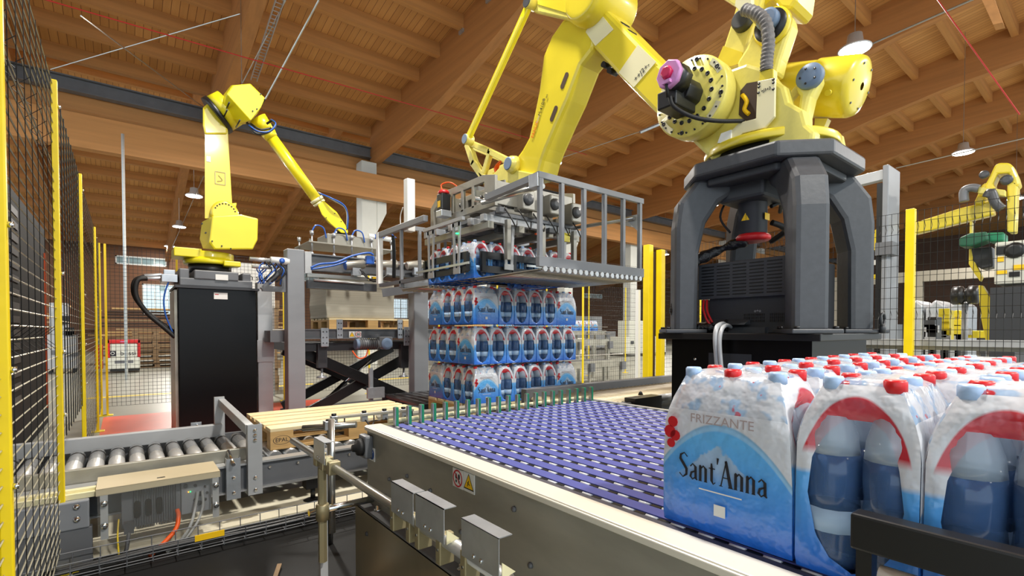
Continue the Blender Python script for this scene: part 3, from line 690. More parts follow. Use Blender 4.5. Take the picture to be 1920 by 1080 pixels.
# ================================================================ water packs
mat('pet', (196, 214, 232), 0.08, 0, alpha=0.55, spec=0.7)
mat('water', (84, 118, 168), 0.12, 0, alpha=0.62, spec=0.7)
mat('cap_red', (214, 32, 38), 0.35); mat('cap_blue', (172, 200, 236), 0.35)
mat('bottle_label', (178, 208, 240), 0.4); mat('bottle_label_blue', (70, 120, 206), 0.4)
def film_mat(name, kind):
    m = bpy.data.materials.new(name); m.use_nodes = True; nt = m.node_tree; b = nt.nodes['Principled BSDF']; N = nt.nodes.new; L = nt.links.new
    b.inputs['Roughness'].default_value = 0.22; b.inputs['Coat Weight'].default_value = 0.5; b.inputs['Coat Roughness'].default_value = 0.08
    tc = N('ShaderNodeTexCoord'); sp = N('ShaderNodeSeparateXYZ'); L(tc.outputs['Object'], sp.inputs[0])
    def M(op, a, b_=None, c=None):
        n = N('ShaderNodeMath'); n.operation = op
        for i, v in enumerate((a, b_, c)):
            if v is None: continue
            if isinstance(v, (int, float)): n.inputs[i].default_value = v
            else: L(v, n.inputs[i])
        return n.outputs[0]
    x, y, z = sp.outputs
    def mix(f, a, b_):
        n = N('ShaderNodeMix'); n.data_type = 'RGBA'; L(f, n.inputs[0])
        for i, v in ((6, a), (7, b_)):
            if isinstance(v, tuple): n.inputs[i].default_value = v
            else: L(v, n.inputs[i])
        return n.outputs[2]
    def ramp(v, a, b_):
        n = N('ShaderNodeMapRange'); n.inputs[1].default_value = a; n.inputs[2].default_value = b_; L(v, n.inputs[0]); return n.outputs[0]
    grad = mix(ramp(z, 0.0, 0.2), S(38, 112, 226), S(104, 184, 244))
    if kind == 'label':
        ax = M('ABSOLUTE', x); arch = M('ADD', z, M('MULTIPLY', M('MULTIPLY', ax, ax), 5.2))
        isw = ramp(arch, .222, .228)                      # white above the arch
        col = mix(isw, grad, S(236, 238, 244))
        rim = M('MULTIPLY', ramp(arch, .214, .218), M('SUBTRACT', 1, ramp(arch, .228, .232)))
        col = mix(rim, col, S(150, 200, 240))
        mt = M('ADD', z, M('MULTIPLY', M('ABSOLUTE', M('SUBTRACT', x, .01)), 0.9)); mn = N('ShaderNodeTexNoise'); mn.inputs['Scale'].default_value = 60; L(tc.outputs['Object'], mn.inputs[0])
        mt = M('ADD', mt, M('MULTIPLY', mn.outputs[0], .03))
        ism = M('MULTIPLY', M('SUBTRACT', 1, ramp(mt, .200, .206)), ramp(z, .10, .14))
        col = mix(M('MULTIPLY', ism, .55), col, S(196, 206, 214))
        alpha = M('SUBTRACT', 1.0, M('MULTIPLY', isw, 0.22))
    elif kind == 'end':
        top = ramp(z, .17, .18)
        ax = M('ABSOLUTE', y)
        dz = M('SUBTRACT', z, .135); rr = M('SQRT', M('ADD', M('MULTIPLY', M('MULTIPLY', y, y), 4.2), M('MULTIPLY', dz, dz)))
        red = M('MULTIPLY', M('SUBTRACT', 1, ramp(rr, .172, .176)), ramp(z, .205, .22))
        col = mix(top, grad, S(236, 238, 244)); col = mix(red, col, S(214, 30, 44)); alpha = M('SUBTRACT', 1.0, M('MULTIPLY', top, 0.15))
    else:
        nz = N('ShaderNodeTexNoise'); nz.inputs['Scale'].default_value = 26; L(tc.outputs['Object'], nz.inputs[0])
        col = mix(ramp(nz.outputs[0], .52, .60), S(238, 240, 246), S(176, 206, 240)); col = mix(ramp(nz.outputs[0], .66, .68), col, S(216, 60, 70)); alpha = M('ADD', 0.6, 0)
    nz = N('ShaderNodeTexNoise'); nz.inputs['Scale'].default_value = 34; nz.inputs['Detail'].default_value = 2; L(tc.outputs['Object'], nz.inputs[0])
    bp = N('ShaderNodeBump'); bp.inputs['Strength'].default_value = .55; bp.inputs['Distance'].default_value = .01; L(nz.outputs[0], bp.inputs['Height']); L(bp.outputs[0], b.inputs['Normal'])
    L(col, b.inputs['Base Color']); L(alpha, b.inputs['Alpha']); MATS[name] = m
for k_ in ('label', 'end', 'top'): film_mat('film_' + k_, k_)
def film_mesh():
    prof = [(-.086, .003), (-.089, .02), (-.089, .13), (-.089, .225), (-.086, .252), (-.079, .277), (-.070, .300), (-.060, .322), (-.03, .334), (.03, .334),
            (.060, .322), (.070, .300), (.079, .277), (.086, .252), (.089, .225), (.089, .13), (.089, .02), (.086, .003)]
    def hx(z): return .134 - (0 if z < .2 else .16 * (z - .2) * (1 + 5 * (z - .2)))
    m = MB(); n = len(prof); xs = [-1, -.96, -.66, -.33, 0, .33, .66, .96, 1]
    def wav(s, z): return 0.0022 * (abs(math.sin(math.pi * 1.5 * (s + 1))) - .5) if 0.03 < z < .24 else 0
    vs = []
    for y, z in prof:
        for s in xs:
            yy = y * (1 + 0 if abs(s) < .97 else .985) if False else y * (.975 if abs(s) > .98 else 1)
            yy += math.copysign(wav(s, z), y); zz = z - (.004 if (abs(s) > .98 and z > .2) else 0) + (0.006 * (abs(math.sin(math.pi * 1.5 * (s + 1)))) - .003 if z > .28 else 0)
            vs.append((s * hx(z), yy, zz))
    k = len(xs)
    for j in range(n - 1):
        m.cur = 0 if prof[j][1] < .272 and prof[j + 1][1] < .31 and (prof[j][0] * prof[j + 1][0] > 0) and max(prof[j][1], prof[j + 1][1]) < .30 else 2
        o = len(m.v)
        if j == 0: m.v += vs
        for i in range(k - 1): m.f.append((j * k + i, j * k + i + 1, (j + 1) * k + i + 1, (j + 1) * k + i)); m.m.append(m.cur); m.sm.append(True)
    # shrunken ends with the oval opening
    m.cur = 1
    for s in (-1, 1):
        outer = [(s * hx(z), y * .975, z - (.004 if z > .2 else 0) + (-.003 if z > .28 else 0)) for y, z in prof] + [(s * .134, .04, .003), (s * .134, 0, .003), (s * .134, -.04, .003)]
        mid = []; inn = []
        for p in outer:
            a = math.atan2((p[2] - .14) / .125, p[1] / .064)
            q = (s * .1335 if p[2] < .2 else p[0] + s * .004, .068 * math.cos(a), .145 + .128 * math.sin(a)); inn.append((s * (abs(q[0]) - .002), q[1], q[2]))
            mid.append((s * (max(abs(p[0]), .118) + .0035), p[1] * .5 + q[1] * .5, p[2] * .5 + q[2] * .5))
        o = len(m.v); c = len(outer); m.v += outer + mid + inn
        for a_ in range(2):
            for i in range(c):
                f = (o + a_ * c + i, o + a_ * c + (i + 1) % c, o + (a_ + 1) * c + (i + 1) % c, o + (a_ + 1) * c + i)
                m.f.append(f); m.m.append(1); m.sm.append(True)
    return m.mesh('film_wrap', ['film_label', 'film_end', 'film_top'])
# the printed lettering: hand drawn serif strokes
GL = {'S': [[(.42, .86, .05), (.28, 1.0, .05), (.12, .9, .09), (.1, .74, .12), (.24, .55, .13), (.38, .36, .12), (.38, .14, .1), (.22, .0, .05), (.06, .14, .05)]],
      'a': [[(.07, .5, .05), (.18, .62, .06), (.3, .52, .11), (.31, .05, .11), (.38, .0, .05)], [(.3, .36, .05), (.12, .26, .09), (.08, .1, .1), (.17, .0, .06), (.3, .1, .05)]],
      'n': [[(.08, .62, .08), (.11, .6, .11), (.11, .0, .11)], [(.11, .48, .05), (.24, .62, .07), (.34, .52, .11), (.34, .0, .11)], [(.04, .01, .03), (.18, .01, .03)], [(.27, .01, .03), (.41, .01, .03)]],
      't': [[(.14, .8, .06), (.15, .6, .11), (.15, .12, .11), (.22, .0, .06), (.3, .08, .04)], [(.03, .6, .04), (.29, .6, .04)]],
      "'": [[(.08, 1.05, .1), (.06, .8, .04)]],
      'A': [[(.26, 1.02, .04), (.05, .0, .05)], [(.24, 1.0, .1), (.44, .0, .14)], [(.12, .35, .04), (.36, .35, .04)], [(-.02, .01, .03), (.12, .01, .03)], [(.34, .01, .03), (.54, .01, .03)]]}
ADV = {'S': .48, 'a': .4, 'n': .44, 't': .32, "'": .16, 'A': .52}
def lettering(word, mb, org, ex, ey, h):
    ex = Vector(ex) * h; ey = Vector(ey) * h; cur = 0; tot = sum(ADV[c] for c in word); org = Vector(org) - ex * tot / 2
    for ch in word:
        for st in GL[ch]:
            vs = []
            for i, (a, b, w_) in enumerate(st):
                p, q = st[max(i - 1, 0)], st[min(i + 1, len(st) - 1)]; dx, dy = q[0] - p[0], q[1] - p[1]; l = math.hypot(dx, dy) or 1; nx, ny = -dy / l, dx / l
                for s in (-.5, .5): vs.append(org + ex * (cur + a + nx * w_ * s) + ey * (b + ny * w_ * s))
            mb.add(vs, [(2 * i, 2 * i + 1, 2 * i + 3, 2 * i + 2) for i in range(len(st) - 1)])
        cur += ADV[ch]
def print_mesh(sides):
    m = MB()
    for s in sides:
        Y = s * .0935; m.cur = 0
        lettering("Sant'Anna", m, (0, Y, .108), (-s, 0, 0), (0, 0, 1), .052)
        m.cur = 1
        for x, z, r in ((.108, .222, .012), (.115, .20, .014), (.102, .193, .012), (.112, .175, .010)):
            m.prism([(-s * -x * -1 * -1 + 0 if False else s * x, Y - s * .002, z) if False else (s * x + r * math.cos(a), Y - s * .001, z + r * math.sin(a)) for a in [i * math.pi / 5 for i in range(10)]], (0, s * .0006, 0))
        m.cur = 2; m.b2((-.012, Y - .0003, .045), (.012, Y + .0003, .068)); m.b2((-.045, Y - .0003, .091), (.045, Y + .0003, .0935))
        m.cur = 1; 
    return m.mesh('printed_lettering', ['ink', 'ink_red', 'white'])
def bottle_mesh(capm=None):
    m = MB(); m.mat(1)
    pr = [(.030, .006), (.042, .012), (.0435, .03), (.0415, .06), (.0435, .07), (.0435, .11)]
    m.lathe((0, 0, 0), pr, 12); m.mat(2); m.lathe((0, 0, 0), [(.0438, .072), (.0438, .112)], 12); m.mat(1)
    m.lathe((0, 0, 0), [(.0435, .112), (.041, .14), (.0435, .17), (.042, .205)], 12); m.mat(0); m.lathe((0, 0, 0), [(.042, .205), (.039, .235), (.030, .265), (.018, .292), (.014, .305), (.014, .318)], 12)
    return m.mesh('bottle', ['pet', 'water', 'bottle_label'])
FM, PM, PM2, BM = film_mesh(), print_mesh((-1,)), print_mesh((1,)), bottle_mesh()
CR = MB().lathe((0, 0, .316), [(.0165, 0), (.0165, .018), (.014, .0215)], 12).mesh('cap', 'cap_red')
CB = MB().lathe((0, 0, .316), [(.0165, 0), (.0165, .018), (.014, .0215)], 12).mesh('cap', 'cap_blue')
cu = bpy.data.curves.new('printed_word', 'FONT'); cu.body = 'FRIZZANTE'; cu.size = .026; cu.align_x = 'CENTER'; cu.align_y = 'CENTER'; cu.resolution_u = 2; cu.materials.append(MATS['ink_grey'])
tmp = bpy.data.objects.new('w', cu); cu = bpy.data.meshes.new_from_object(tmp); bpy.data.objects.remove(tmp)
def make_pack(loc, rz, lb, gp, cap=CR, textside=(1, -1), group_only=False):
    r = thing('water_pack', loc, lb, 'bottle pack', gp); r.rotation_euler = (0, 0, rz)
    def ch(nm, d, par, l=(0, 0, 0), rot=None):
        o = bpy.data.objects.new(nm, d); COL.objects.link(o); o.parent = par; o.location = l
        if rot: o.rotation_euler = rot
        return o
    ch('film_wrap', FM, r); ch('printed_lettering', PM, r); ch('printed_lettering', PM2, r)
    for s in textside: ch('printed_word', cu, r, (0, s * .0925, .236), (R(90), 0, 0) if s < 0 else (R(90), 0, R(180)))
    for i in range(3):
        for j in range(2):
            b = ch('bottle', BM, r, ((i - 1) * .0885, (j - .5) * .0885, .002)); ch('cap', CB if (i + j) % 2 else cap, b)
    return r
PL, PW = .27, .18
def layer(x0, y0, z, mirror, gp, labf, capf=lambda i: CR, jit=.002, keep=None):
    """21 packs on a 1.26 x .81 footprint; mirror=True flips the pattern in y"""
    L = []
    for j in range(3): L.append((PL / 2, PW * (j + .5), 0))
    for i in range(7): L.append((PW * (i + .5), .54 + PL / 2, 1))
    for i in range(4):
        for j in range(2): L.append((PL + PW * (i + .5), PL * (j + .5), 1))
    for j in range(3): L.append((1.26 - PL / 2, PW * (j + .5), 0))
    for n, (x, y, r) in enumerate(L):
        if mirror: y = .81 - y
        if keep and not keep(x, y): continue
        rz = 0 if not r else math.pi / 2
        make_pack((x0 + x + random.uniform(-jit, jit), y0 + y + random.uniform(-jit, jit), z), rz + random.uniform(-.004, .004), labf(x, y, r), gp, capf(n))
W7 = ['first', 'second', 'third', 'fourth', 'fifth', 'sixth', 'seventh']
def placeword(x, y):
    k = min(6, int(x / .18)); r = min(4, int(y / .2))
    if .15 < x < .4 and r == 0: return '%s from left along the front' % W7[1]
    if r >= 3: return 'back row, %s from left' % W7[k]
    if x < .3 and r == 0: return 'left front corner'
    if x > 1.0 and r == 0 and (x > 1.15 or x < 1.14 and False): return 'right front corner'
    if r == 0: return '%s from left along the front' % W7[k]
    if x < .3: return '%s back on the left side' % ['', 'second', 'third', 'last', 'last'][r] + (', inner' if x > .2 and False else '')
    return 'inside, row %s, column %s' % (W7[r], W7[k])
SX, SY, SZ = 2.385, 3.555, .495
for k, nm in enumerate(('bottom', 'middle', 'top resting')):
    layer(SX, SY, SZ + .355 * k, k == 1, 'water packs stacked on the pallet', lambda x, y, r: 'water pack in the %s layer of the stack, %s' % (nm, placeword(x, y)), keep=lambda x, y: x < .3 or y < .3 or x > 1.0)
    sl = MB().b2((SX - .005, SY - .005, SZ + .355 * (k + 1) - .008), (SX + 1.265, SY + .815, SZ + .355 * (k + 1) - .004)).build('slip_sheet', 'clear_plate')
    tag(sl, 'thin clear slip sheet on top of the %s layer of water packs' % nm.split()[0], 'sheet')
GZ = SZ + .355 * 3 + .045
layer(SX, SY, GZ, True, 'water packs held in the gripper', lambda x, y, r: 'water pack held in the gripper, %s' % placeword(x, y), keep=lambda x, y: x < .4 or y < .4 or x > 1.0)
def beltlab(x, y, r):
    if y > .5 and x < .2: return 'large leading water pack on the belt, black lettering facing us'
    if y > .5: return 'water pack on the belt, far edge row, %s from the leading pack' % W7[int(x / .18)]
    if x < .3: return 'near water pack on the belt with red arched opening, %s behind the leading pack' % ['third', 'second', 'first'][min(2, int(y / .18))]
    return 'inner water pack on the belt, column %s, %s row' % (W7[min(6, int(x / .18))], ['near', 'middle', 'far'][min(2, int(y / .18))])
layer(.935, -.165, BZ + .001, False, 'water packs on the blue belt', beltlab, jit=.002, keep=lambda x, y: True)
# ================================================================ black robot stand (four legs on a table)
RCX, RCY = 3.10, 1.40
t = thing('robot_stand', (RCX, RCY, 0), 'dark grey four legged cast stand on a black table carrying the big yellow robot', 'robot stand')
MB().b2((2.64, .94, 1.098), (3.56, 1.86, 1.135)).build('table_plate', 'black', t, bevel=.004)
MB().b2((2.70, 1.0, 0), (3.50, 1.80, 1.098)).build('table_box', 'black_gloss', t)
MB().b2((2.694, 1.30, .35), (2.70, 1.55, 1.02)).build('access_panel', 'charcoal_dark', t)
m = MB(); m.lathe((2.70, 1.64, .98), [(0, -.006), (.008, -.005), (.01, 0)], 10, 'X'); m.build('panel_screw', 'chrome', t)
oc = []
H = .44
for sx, sy in ((1, 1), (-1, 1), (-1, -1), (1, -1)):
    c = .20
    a = [(sx * H, sy * (H - c)), (sx * (H - c), sy * H)]
    if sx * sy < 0: a = a[::-1]
    oc += a
m = MB(); m.prism([(RCX + x * .98, RCY + y * .98, 2.055) for x, y in oc], (0, 0, .085)); m.build('top_plate', 'charcoal', t, bevel=.015)
m = MB(); m.prism([(RCX + x * .8, RCY + y * .8, 2.01) for x, y in oc], (0, 0, .045)); m.build('plate_rib', 'charcoal_dark', t, bevel=.01)
def leg(sx, sy):
    # a leg curves outward from the top plate then drops straight; profile in the diagonal plane
    m = MB(); dx, dy = sx / math.sqrt(2), sy / math.sqrt(2); w_ = .115
    prof = [(.20, 2.06), (.44, 2.07), (.545, 1.93), (.565, 1.78), (.565, 1.135), (.43, 1.135), (.425, 1.62), (.385, 1.80), (.31, 1.92), (.20, 1.985)]
    nx, ny = -dy, dx
    P = [Vector((RCX + dx * r + nx * -w_ * .75, RCY + dy * r + ny * -w_ * .75, z)) for r, z in prof]
    m.prism(P, (nx * w_ * 1.5, ny * w_ * 1.5, 0))
    o = m.build('leg', 'charcoal', t, bevel=.028)
    c = (RCX + dx * .505, RCY + dy * .505)
    MB().box((c[0], c[1], 1.147), (.24, .24, .024), rz=math.atan2(dy, dx)).build('foot_flange', 'charcoal', o, bevel=.006)
    mb = MB()
    for a, b in ((.1, .09), (.1, -.09), (-.1, .09), (-.1, -.09)): mb.lathe((c[0] + dx * a + nx * b, c[1] + dy * a + ny * b, 1.159), [(.014, 0), (.014, .012), (.006, .014), (0, .008)], 8)
    mb.build('foot_bolt', 'black', o)
    return o
for sx in (-1, 1):
    for sy in (-1, 1): leg(sx, sy)
c = pt(1617, 605, X=3.45)
m = MB(); P = [Vector((3.42, .90, 1.215)) + Vector((.035 * math.cos(a), 0, .035 * math.sin(a))) for a in [i * math.pi / 8 for i in range(17)]]; m.path(P, .008, n=8, sub=0); m.tube((3.42, .90, 1.135), (3.42, .90, 1.185), .016); m.build('lifting_eye', 'charcoal_dark', t)
m = MB(); m.tube((RCX, RCY, 2.13), (RCX, RCY, 2.20), .33, n=40); m.build('bearing_ring', 'black', t)
# J1 motor hanging below the plate
mc = pt(1412, 380, X=RCX - .08)
MX, MY = mc.x, mc.y
o = MB().lathe((MX, MY, 1.72), [(.075, 0), (.085, .02), (.085, .30), (.10, .32), (.10, .34)], 8).build('motor', 'charcoal_dark', t)
MB().lathe((MX, MY, 1.69), [(.07, 0), (.10, .01), (.10, .03), (.085, .045)], 10).build('motor_cap', 'red', o)
MB().b2((MX - .16, MY - .14, 1.92), (MX + .14, MY + .14, 2.03)).build('gearbox_housing', 'charcoal_dark', o, bevel=.02)
def xy_sign(o_, px, py, X, s, par):
    c = pt(px, py, X=X); tri(X - .0006, c, s, 'warning_triangle', 'sign_yellow', par)
    text('warning_bolt', '!', s * .5, basis((X - .0012, c.y, c.z - s * .1), (0, -1, 0), (0, 0, 1)), 'ink', par)
c = pt(1394, 392, X=MX - .09); cc = c.copy(); 
f = Vector((-1, -1, 0)).normalized(); bx = Vector((MX, MY, 1.86)) + Vector((-.0835, -.0, 0))
tri(MX - .0845, Vector((0, MY + .005, 1.83)), .05, 'warning_triangle', 'sign_yellow', o)
MB().b2((MX - .03, MY - .086, 1.81), (MX + .03, MY - .085, 1.85)).build('yellow_label', 'sign_yellow', o)
m = MB(); m.path([(MX + .05, MY - .09, 1.80), (MX + .12, MY - .12, 1.78), (MX + .2, MY - .1, 1.76), (MX + .24, MY, 1.72)], .018); m.path([(MX + .06, MY - .08, 1.9), (MX + .14, MY - .1, 1.93), (MX + .25, MY - .05, 1.9)], .012); m.path([(MX - .05, MY + .12, 2.0), (MX - .09, MY + .16, 1.86), (MX - .04, MY + .12, 1.76)], .007)
stuff(m.build('motor_cable', 'black_rubber', t))
# controller cabinet between the legs
t = thing('control_cabinet', (3.1, 1.4, 1.135), 'dark grey louvred robot controller cabinet standing between the legs of the stand', 'cabinet')
cx0 = 2.86
MB().b2((cx0 + .03, 1.13, 1.135), (3.38, 1.66, 1.55)).build('cabinet_body', 'charcoal_dark', t, bevel=.006)
o = MB().b2((cx0, 1.10, 1.345), (cx0 + .08, 1.72, 1.565)).build('louvre_box', 'charcoal', t, bevel=.005)
sl = MB().b2((-.003, -.040, -.003), (.003, .040, .003)).mesh('louvre_slot', 'black')
for i in range(6):
    for k in range(10):
        q = bpy.data.objects.new('louvre_slot', sl); COL.objects.link(q); q.parent = o; q.location = Vector((cx0, 1.155 + i * .1, 1.368 + k * .0195)) - wloc(o)
m = MB(); m.b2((cx0 - .01, 1.30, 1.135), (cx0 + .03, 1.64, 1.17)); m.prism([(cx0 + .03, 1.40, 1.22), (cx0 - .05, 1.40, 1.185), (cx0 + .03, 1.40, 1.185)], (0, .27, 0)); m.build('cable_shelf', 'charcoal', t)
gm = MB()
for b0 in (1.17, 1.32):
    for i in range(12):
        for k in range(3): gm.b2((cx0 + .027, b0 + i * .0105, 1.20 + k * .018), (cx0 + .031, b0 + i * .0105 + .005, 1.213 + k * .018))
gm.build('vent_grille', 'black', t)['kind'] = 'stuff'
text('maker_mark', 'o+o', .024, basis((cx0 + .028, 1.36, 1.265), (0, -1, 0), (0, 0, 1)), 'grey_light', t)
# cable bundle in black foil
m = MB(); m.path([(MX - .03, MY + .02, 1.70), (2.95, 1.62, 1.66), (2.84, 1.72, 1.58), (2.78, 1.77, 1.42), (2.74, 1.80, 1.30), (2.74, 1.79, 1.20), (2.78, 1.72, 1.165), (2.84, 1.6, 1.17), (2.86, 1.52, 1.18)], lambda s: .030 + .007 * math.sin(s * 40) + .004 * math.sin(s * 97), n=12, sub=10)
mat('foil', (34, 34, 36), .25, 0, 1, (50, 50, 50), .9, dark=.4); tag(m.build('cable_bundle', 'foil'), 'thick cable bundle wrapped in wrinkled black foil between the stand legs', 'cable')
m = MB(); m.path([(2.83, 1.52, 1.18), (2.76, 1.50, 1.19), (2.66, 1.48, 1.17), (2.625, 1.47, 1.10), (2.63, 1.46, .95), (2.62, 1.44, .8)], .014); m.path([(2.83, 1.49, 1.17), (2.75, 1.47, 1.18), (2.66, 1.45, 1.16), (2.625, 1.445, 1.08), (2.63, 1.43, .9), (2.62, 1.4, .8)], .012)
tag(m.build('cable', 'grey_light'), 'two grey cables hanging over the table edge of the black stand', 'cable')
m = MB(); m.path([(2.86, 1.68, 1.34), (2.82, 1.66, 1.28), (2.81, 1.62, 1.2), (2.84, 1.58, 1.17)], .007); m.path([(2.86, 1.66, 1.34), (2.83, 1.64, 1.27), (2.82, 1.60, 1.2)], .007); tag(m.build('cable', 'red'), 'two thin red cables beside the louvred cabinet', 'cable')

# ================================================================ big yellow palletising robot
t = thing('industrial_robot', (RCX, RCY, 2.2), 'large yellow palletising robot on the dark four legged stand, reaching over the bottle stack', 'robot')
ROB = t
MB().tube((RCX, RCY, 2.20), (RCX, RCY, 2.25), .37, n=40).build('turning_ring', 'yellow', t, bevel=.008)
YC = 'yellow_cast'
# turret
m = MB(); pxprism(m, [(1272, 238), (1300, 268), (1335, 302), (1352, 292), (1450, 278), (1523, 268), (1527, 245), (1512, 232), (1505, 205), (1478, 190), (1470, 160), (1455, 150), (1440, 130), (1400, 118), (1372, 128), (1340, 130)], 2.80, .10)
m.build('turret_side', YC, t, bevel=.02)
m = MB(); pxprism(m, [(1300, 262), (1335, 300), (1352, 292), (1523, 268), (1527, 245), (1480, 215), (1400, 232), (1350, 240)], 2.90, .42); m.build('turret_floor', YC, t, bevel=.02)
m = MB(); a_ = [(p.y, p.z) for p in [pt(a, b, X=2.8) for a, b in [(1340, 235), (1478, 190), (1505, 205), (1512, 240), (1400, 262)]]]; m.prism([(3.30, y, z) for y, z in a_], (.10, 0, 0)); m.build('turret_side', YC, t, bevel=.015)
# dark opening in the turret with yellow cable
m = MB(); pxprism(m, [(1385, 215), (1388, 170), (1400, 156), (1422, 152), (1420, 222), (1400, 228)], 2.794, .012); m.build('turret_opening', 'brown_dark', t)
m = MB(); m.path([pt(1392, 178, X=2.785), pt(1400, 190, X=2.78), pt(1396, 205, X=2.785), pt(1404, 214, X=2.785)], .012); m.build('inner_cable', 'sign_yellow', t)
# gear disc
DC = pt(1303, 187, X=2.72); DY, DZ = DC.y, DC.z
o = MB().lathe((2.66, DY, DZ), [(.13, -.012), (.165, -.012), (.168, .0), (.226, .0), (.232, .008), (.232, .10), (.22, .12), (.22, .16)], 48, 'X').build('gear_disc', YC, t)
GD = o
bm = MB().lathe((0, 0, 0), [(0, .002), (.005, -.002), (.0075, -.005), (.0125, -.005), (.013, .004)], 10, 'X').mesh('gear_bolt', 'black')
for n, r, x, s in ((18, .150, 2.646, 1.0), (8, .205, 2.658, 1.0), (24, .208, 2.658, .45)):
    for i in range(n):
        a = 2 * math.pi * (i + .3) / n
        q = bpy.data.objects.new('gear_bolt', bm); COL.objects.link(q); q.parent = o; q.location = Vector((x, DY + r * math.cos(a), DZ + r * math.sin(a))) - wloc(o); q.scale = (1, s, s)
m = MB()
for a0 in (.5, 2.3, 3.6, 5.3):
    vs = []
    for k in range(9):
        a = a0 + k * .06
        for r in (.188, .222): vs.append((2.6575, DY + r * math.cos(a), DZ + r * math.sin(a)))
    m.add(vs, [(2 * i, 2 * i + 1, 2 * i + 3, 2 * i + 2) for i in range(8)])
m.build('gear_cover', 'cream', o)
m = MB(); m.lathe((2.52, DY - .02, DZ - .005), [(.05, 0), (.075, .0), (.078, .14)], 8, 'X'); m.b2((2.44, DY - .055, DZ - .12), (2.64, DY + .07, DZ - .02)); o = m.build('motor', 'black', t, bevel=.008)
MB().lathe((2.40, DY - .045, DZ + .028), [(.045, 0), (.075, .012), (.078, .10)], 8, 'X').build('motor_body', 'black', o)
MB().lathe((2.375, DY - .045, DZ + .028), [(.070, 0), (.078, .006), (.078, .03)], 8, 'X').build('motor_cap', 'magenta', o)
MB().lathe((2.35, DY - .045, DZ + .03), [(.026, 0), (.034, .004), (.036, .026)], 6, 'X').build('encoder_cover', 'crimson', o)
MB().b2((2.355, DY - .07, DZ - .03), (2.38, DY - .02, DZ - .012)).build('cable_clip', 'magenta', o)
m = MB(); m.tube((2.37, DY - .04, DZ - .02), (2.40, DY - .03, DZ - .09), .010); m.path([(2.42, DY - .03, DZ - .08), (2.43, DY - .05, DZ - .14), (2.50, DY - .12, DZ - .20), (2.62, DY - .19, DZ - .215), (2.78, DY - .27, DZ - .20)], .012); m.build('motor_cable', 'black_rubber', o)
# lower arm
m = MB(); pxprism(m, [(1262, 142), (1200, 82), (1150, 30), (1120, 0), (1075, 10), (1085, 45), (1112, 90), (1165, 148), (1228, 212), (1262, 240), (1300, 225), (1310, 160)], 2.90, .26); LA = m.build('lower_arm', 'yellow', t, bevel=.03)
m = MB(); pxprism(m, [(1120, 18), (1150, 55), (1116, 86), (1098, 60)], 2.896, .004); m.build('pale_panel', 'cream', LA)
m = MB(); pxprism(m, [(1196, 84), (1230, 116), (1188, 164), (1160, 136)], 2.896, .004); m.build('pale_panel', 'cream', LA)
c = pt(1203, 135, X=2.894); ex = pt(1215, 122, X=2.894) - pt(1193, 147, X=2.894); text('axis_mark', '++J2+-', .05, basis(c, ex, ex.cross(Vector((1, 0, 0))) * -1 if False else Vector((-1, 0, 0)).cross(ex)), 'ink', LA)
m = MB()
for a, b in ((1172, 52), (1185, 66), (1140, 125), (1151, 136)): c = pt(a, b, X=3.0); m.tube(c + Vector((-.06, 0, 0)), c + Vector((.03, 0, 0)), .022, n=10)
m.build('stop_bolt', 'black', LA)
# elbow
c = pt(1096, -8, X=2.80); EY, EZ = c.y, c.z
MB().lathe((2.78, EY, EZ), [(.13, -.02), (.17, -.02), (.195, .02), (.195, .42)], 36, 'X').build('elbow_joint', 'yellow', t, bevel=.01)
m = MB(); pxprism(m, [(985, -40), (985, 8), (1000, 22), (1062, 36), (1082, 50), (1120, 20), (1120, -60)], 2.84, .06); q = m.build('link_plate', YC, t, bevel=.015)
m = MB(); pxprism(m, [(1004, -35), (1008, 8), (1062, 24), (1076, 6), (1076, -35)], 2.834, .012); m.build('plate_recess', 'yellow', q)
c = pt(992, 0, X=2.83); MB().lathe((2.80, c.y, c.z), [(.03, 0), (.045, .006), (.05, .05)], 20, 'X').build('link_pin', 'charcoal', q)
# forearm
m = MB(); pxprism(m, [(1054, 36), (1033, 66), (1017, 105), (1009, 170), (1001, 210), (990, 258), (978, 280), (966, 296), (962, 325), (985, 338), (1008, 332), (1016, 300), (1024, 278), (1046, 226), (1064, 186), (1088, 122), (1112, 92), (1120, 50), (1090, 20)], 2.90, .24)
FA = m.build('forearm', 'yellow', t, bevel=.035)
for a, b in ((1058, 151), (1038, 213)):
    c = pt(a, b, X=2.896); d = (pt(1062, 140, X=2.896) - pt(1054, 162, X=2.896)).normalized()
    m = MB(); n_ = d.cross(Vector((1, 0, 0))); P = []
    for k in range(12):
        an = 2 * math.pi * k / 12; P.append(c + n_ * .024 * math.cos(an) + d * ((.045 if math.sin(an) > 0 else -.045) + .02 * math.sin(an)))
    m.prism(P, (.004, 0, 0)); m.build('cable_slot', 'brown_dark', FA)
c0, c1 = pt(998, 258, X=2.893), pt(1020, 186, X=2.893); ex = (c1 - c0); up = Vector((-1, 0, 0)).cross(ex)
for f_, s_, tx, mt_ in ((.22, .052, 'FANUC', 'orange'), (.50, .034, 'Robot', 'ink_grey'), (.80, .050, 'M-410iB', 'ink')):
    text('printed_name', tx, s_, basis(c0.lerp(c1, f_), ex, up), mt_, FA, sx=.85)
text('printed_name', '450', .026, basis(c0.lerp(c1, 1.04) + Vector((0, -.03, 0)), ex, up), 'ink', FA, sx=.85)
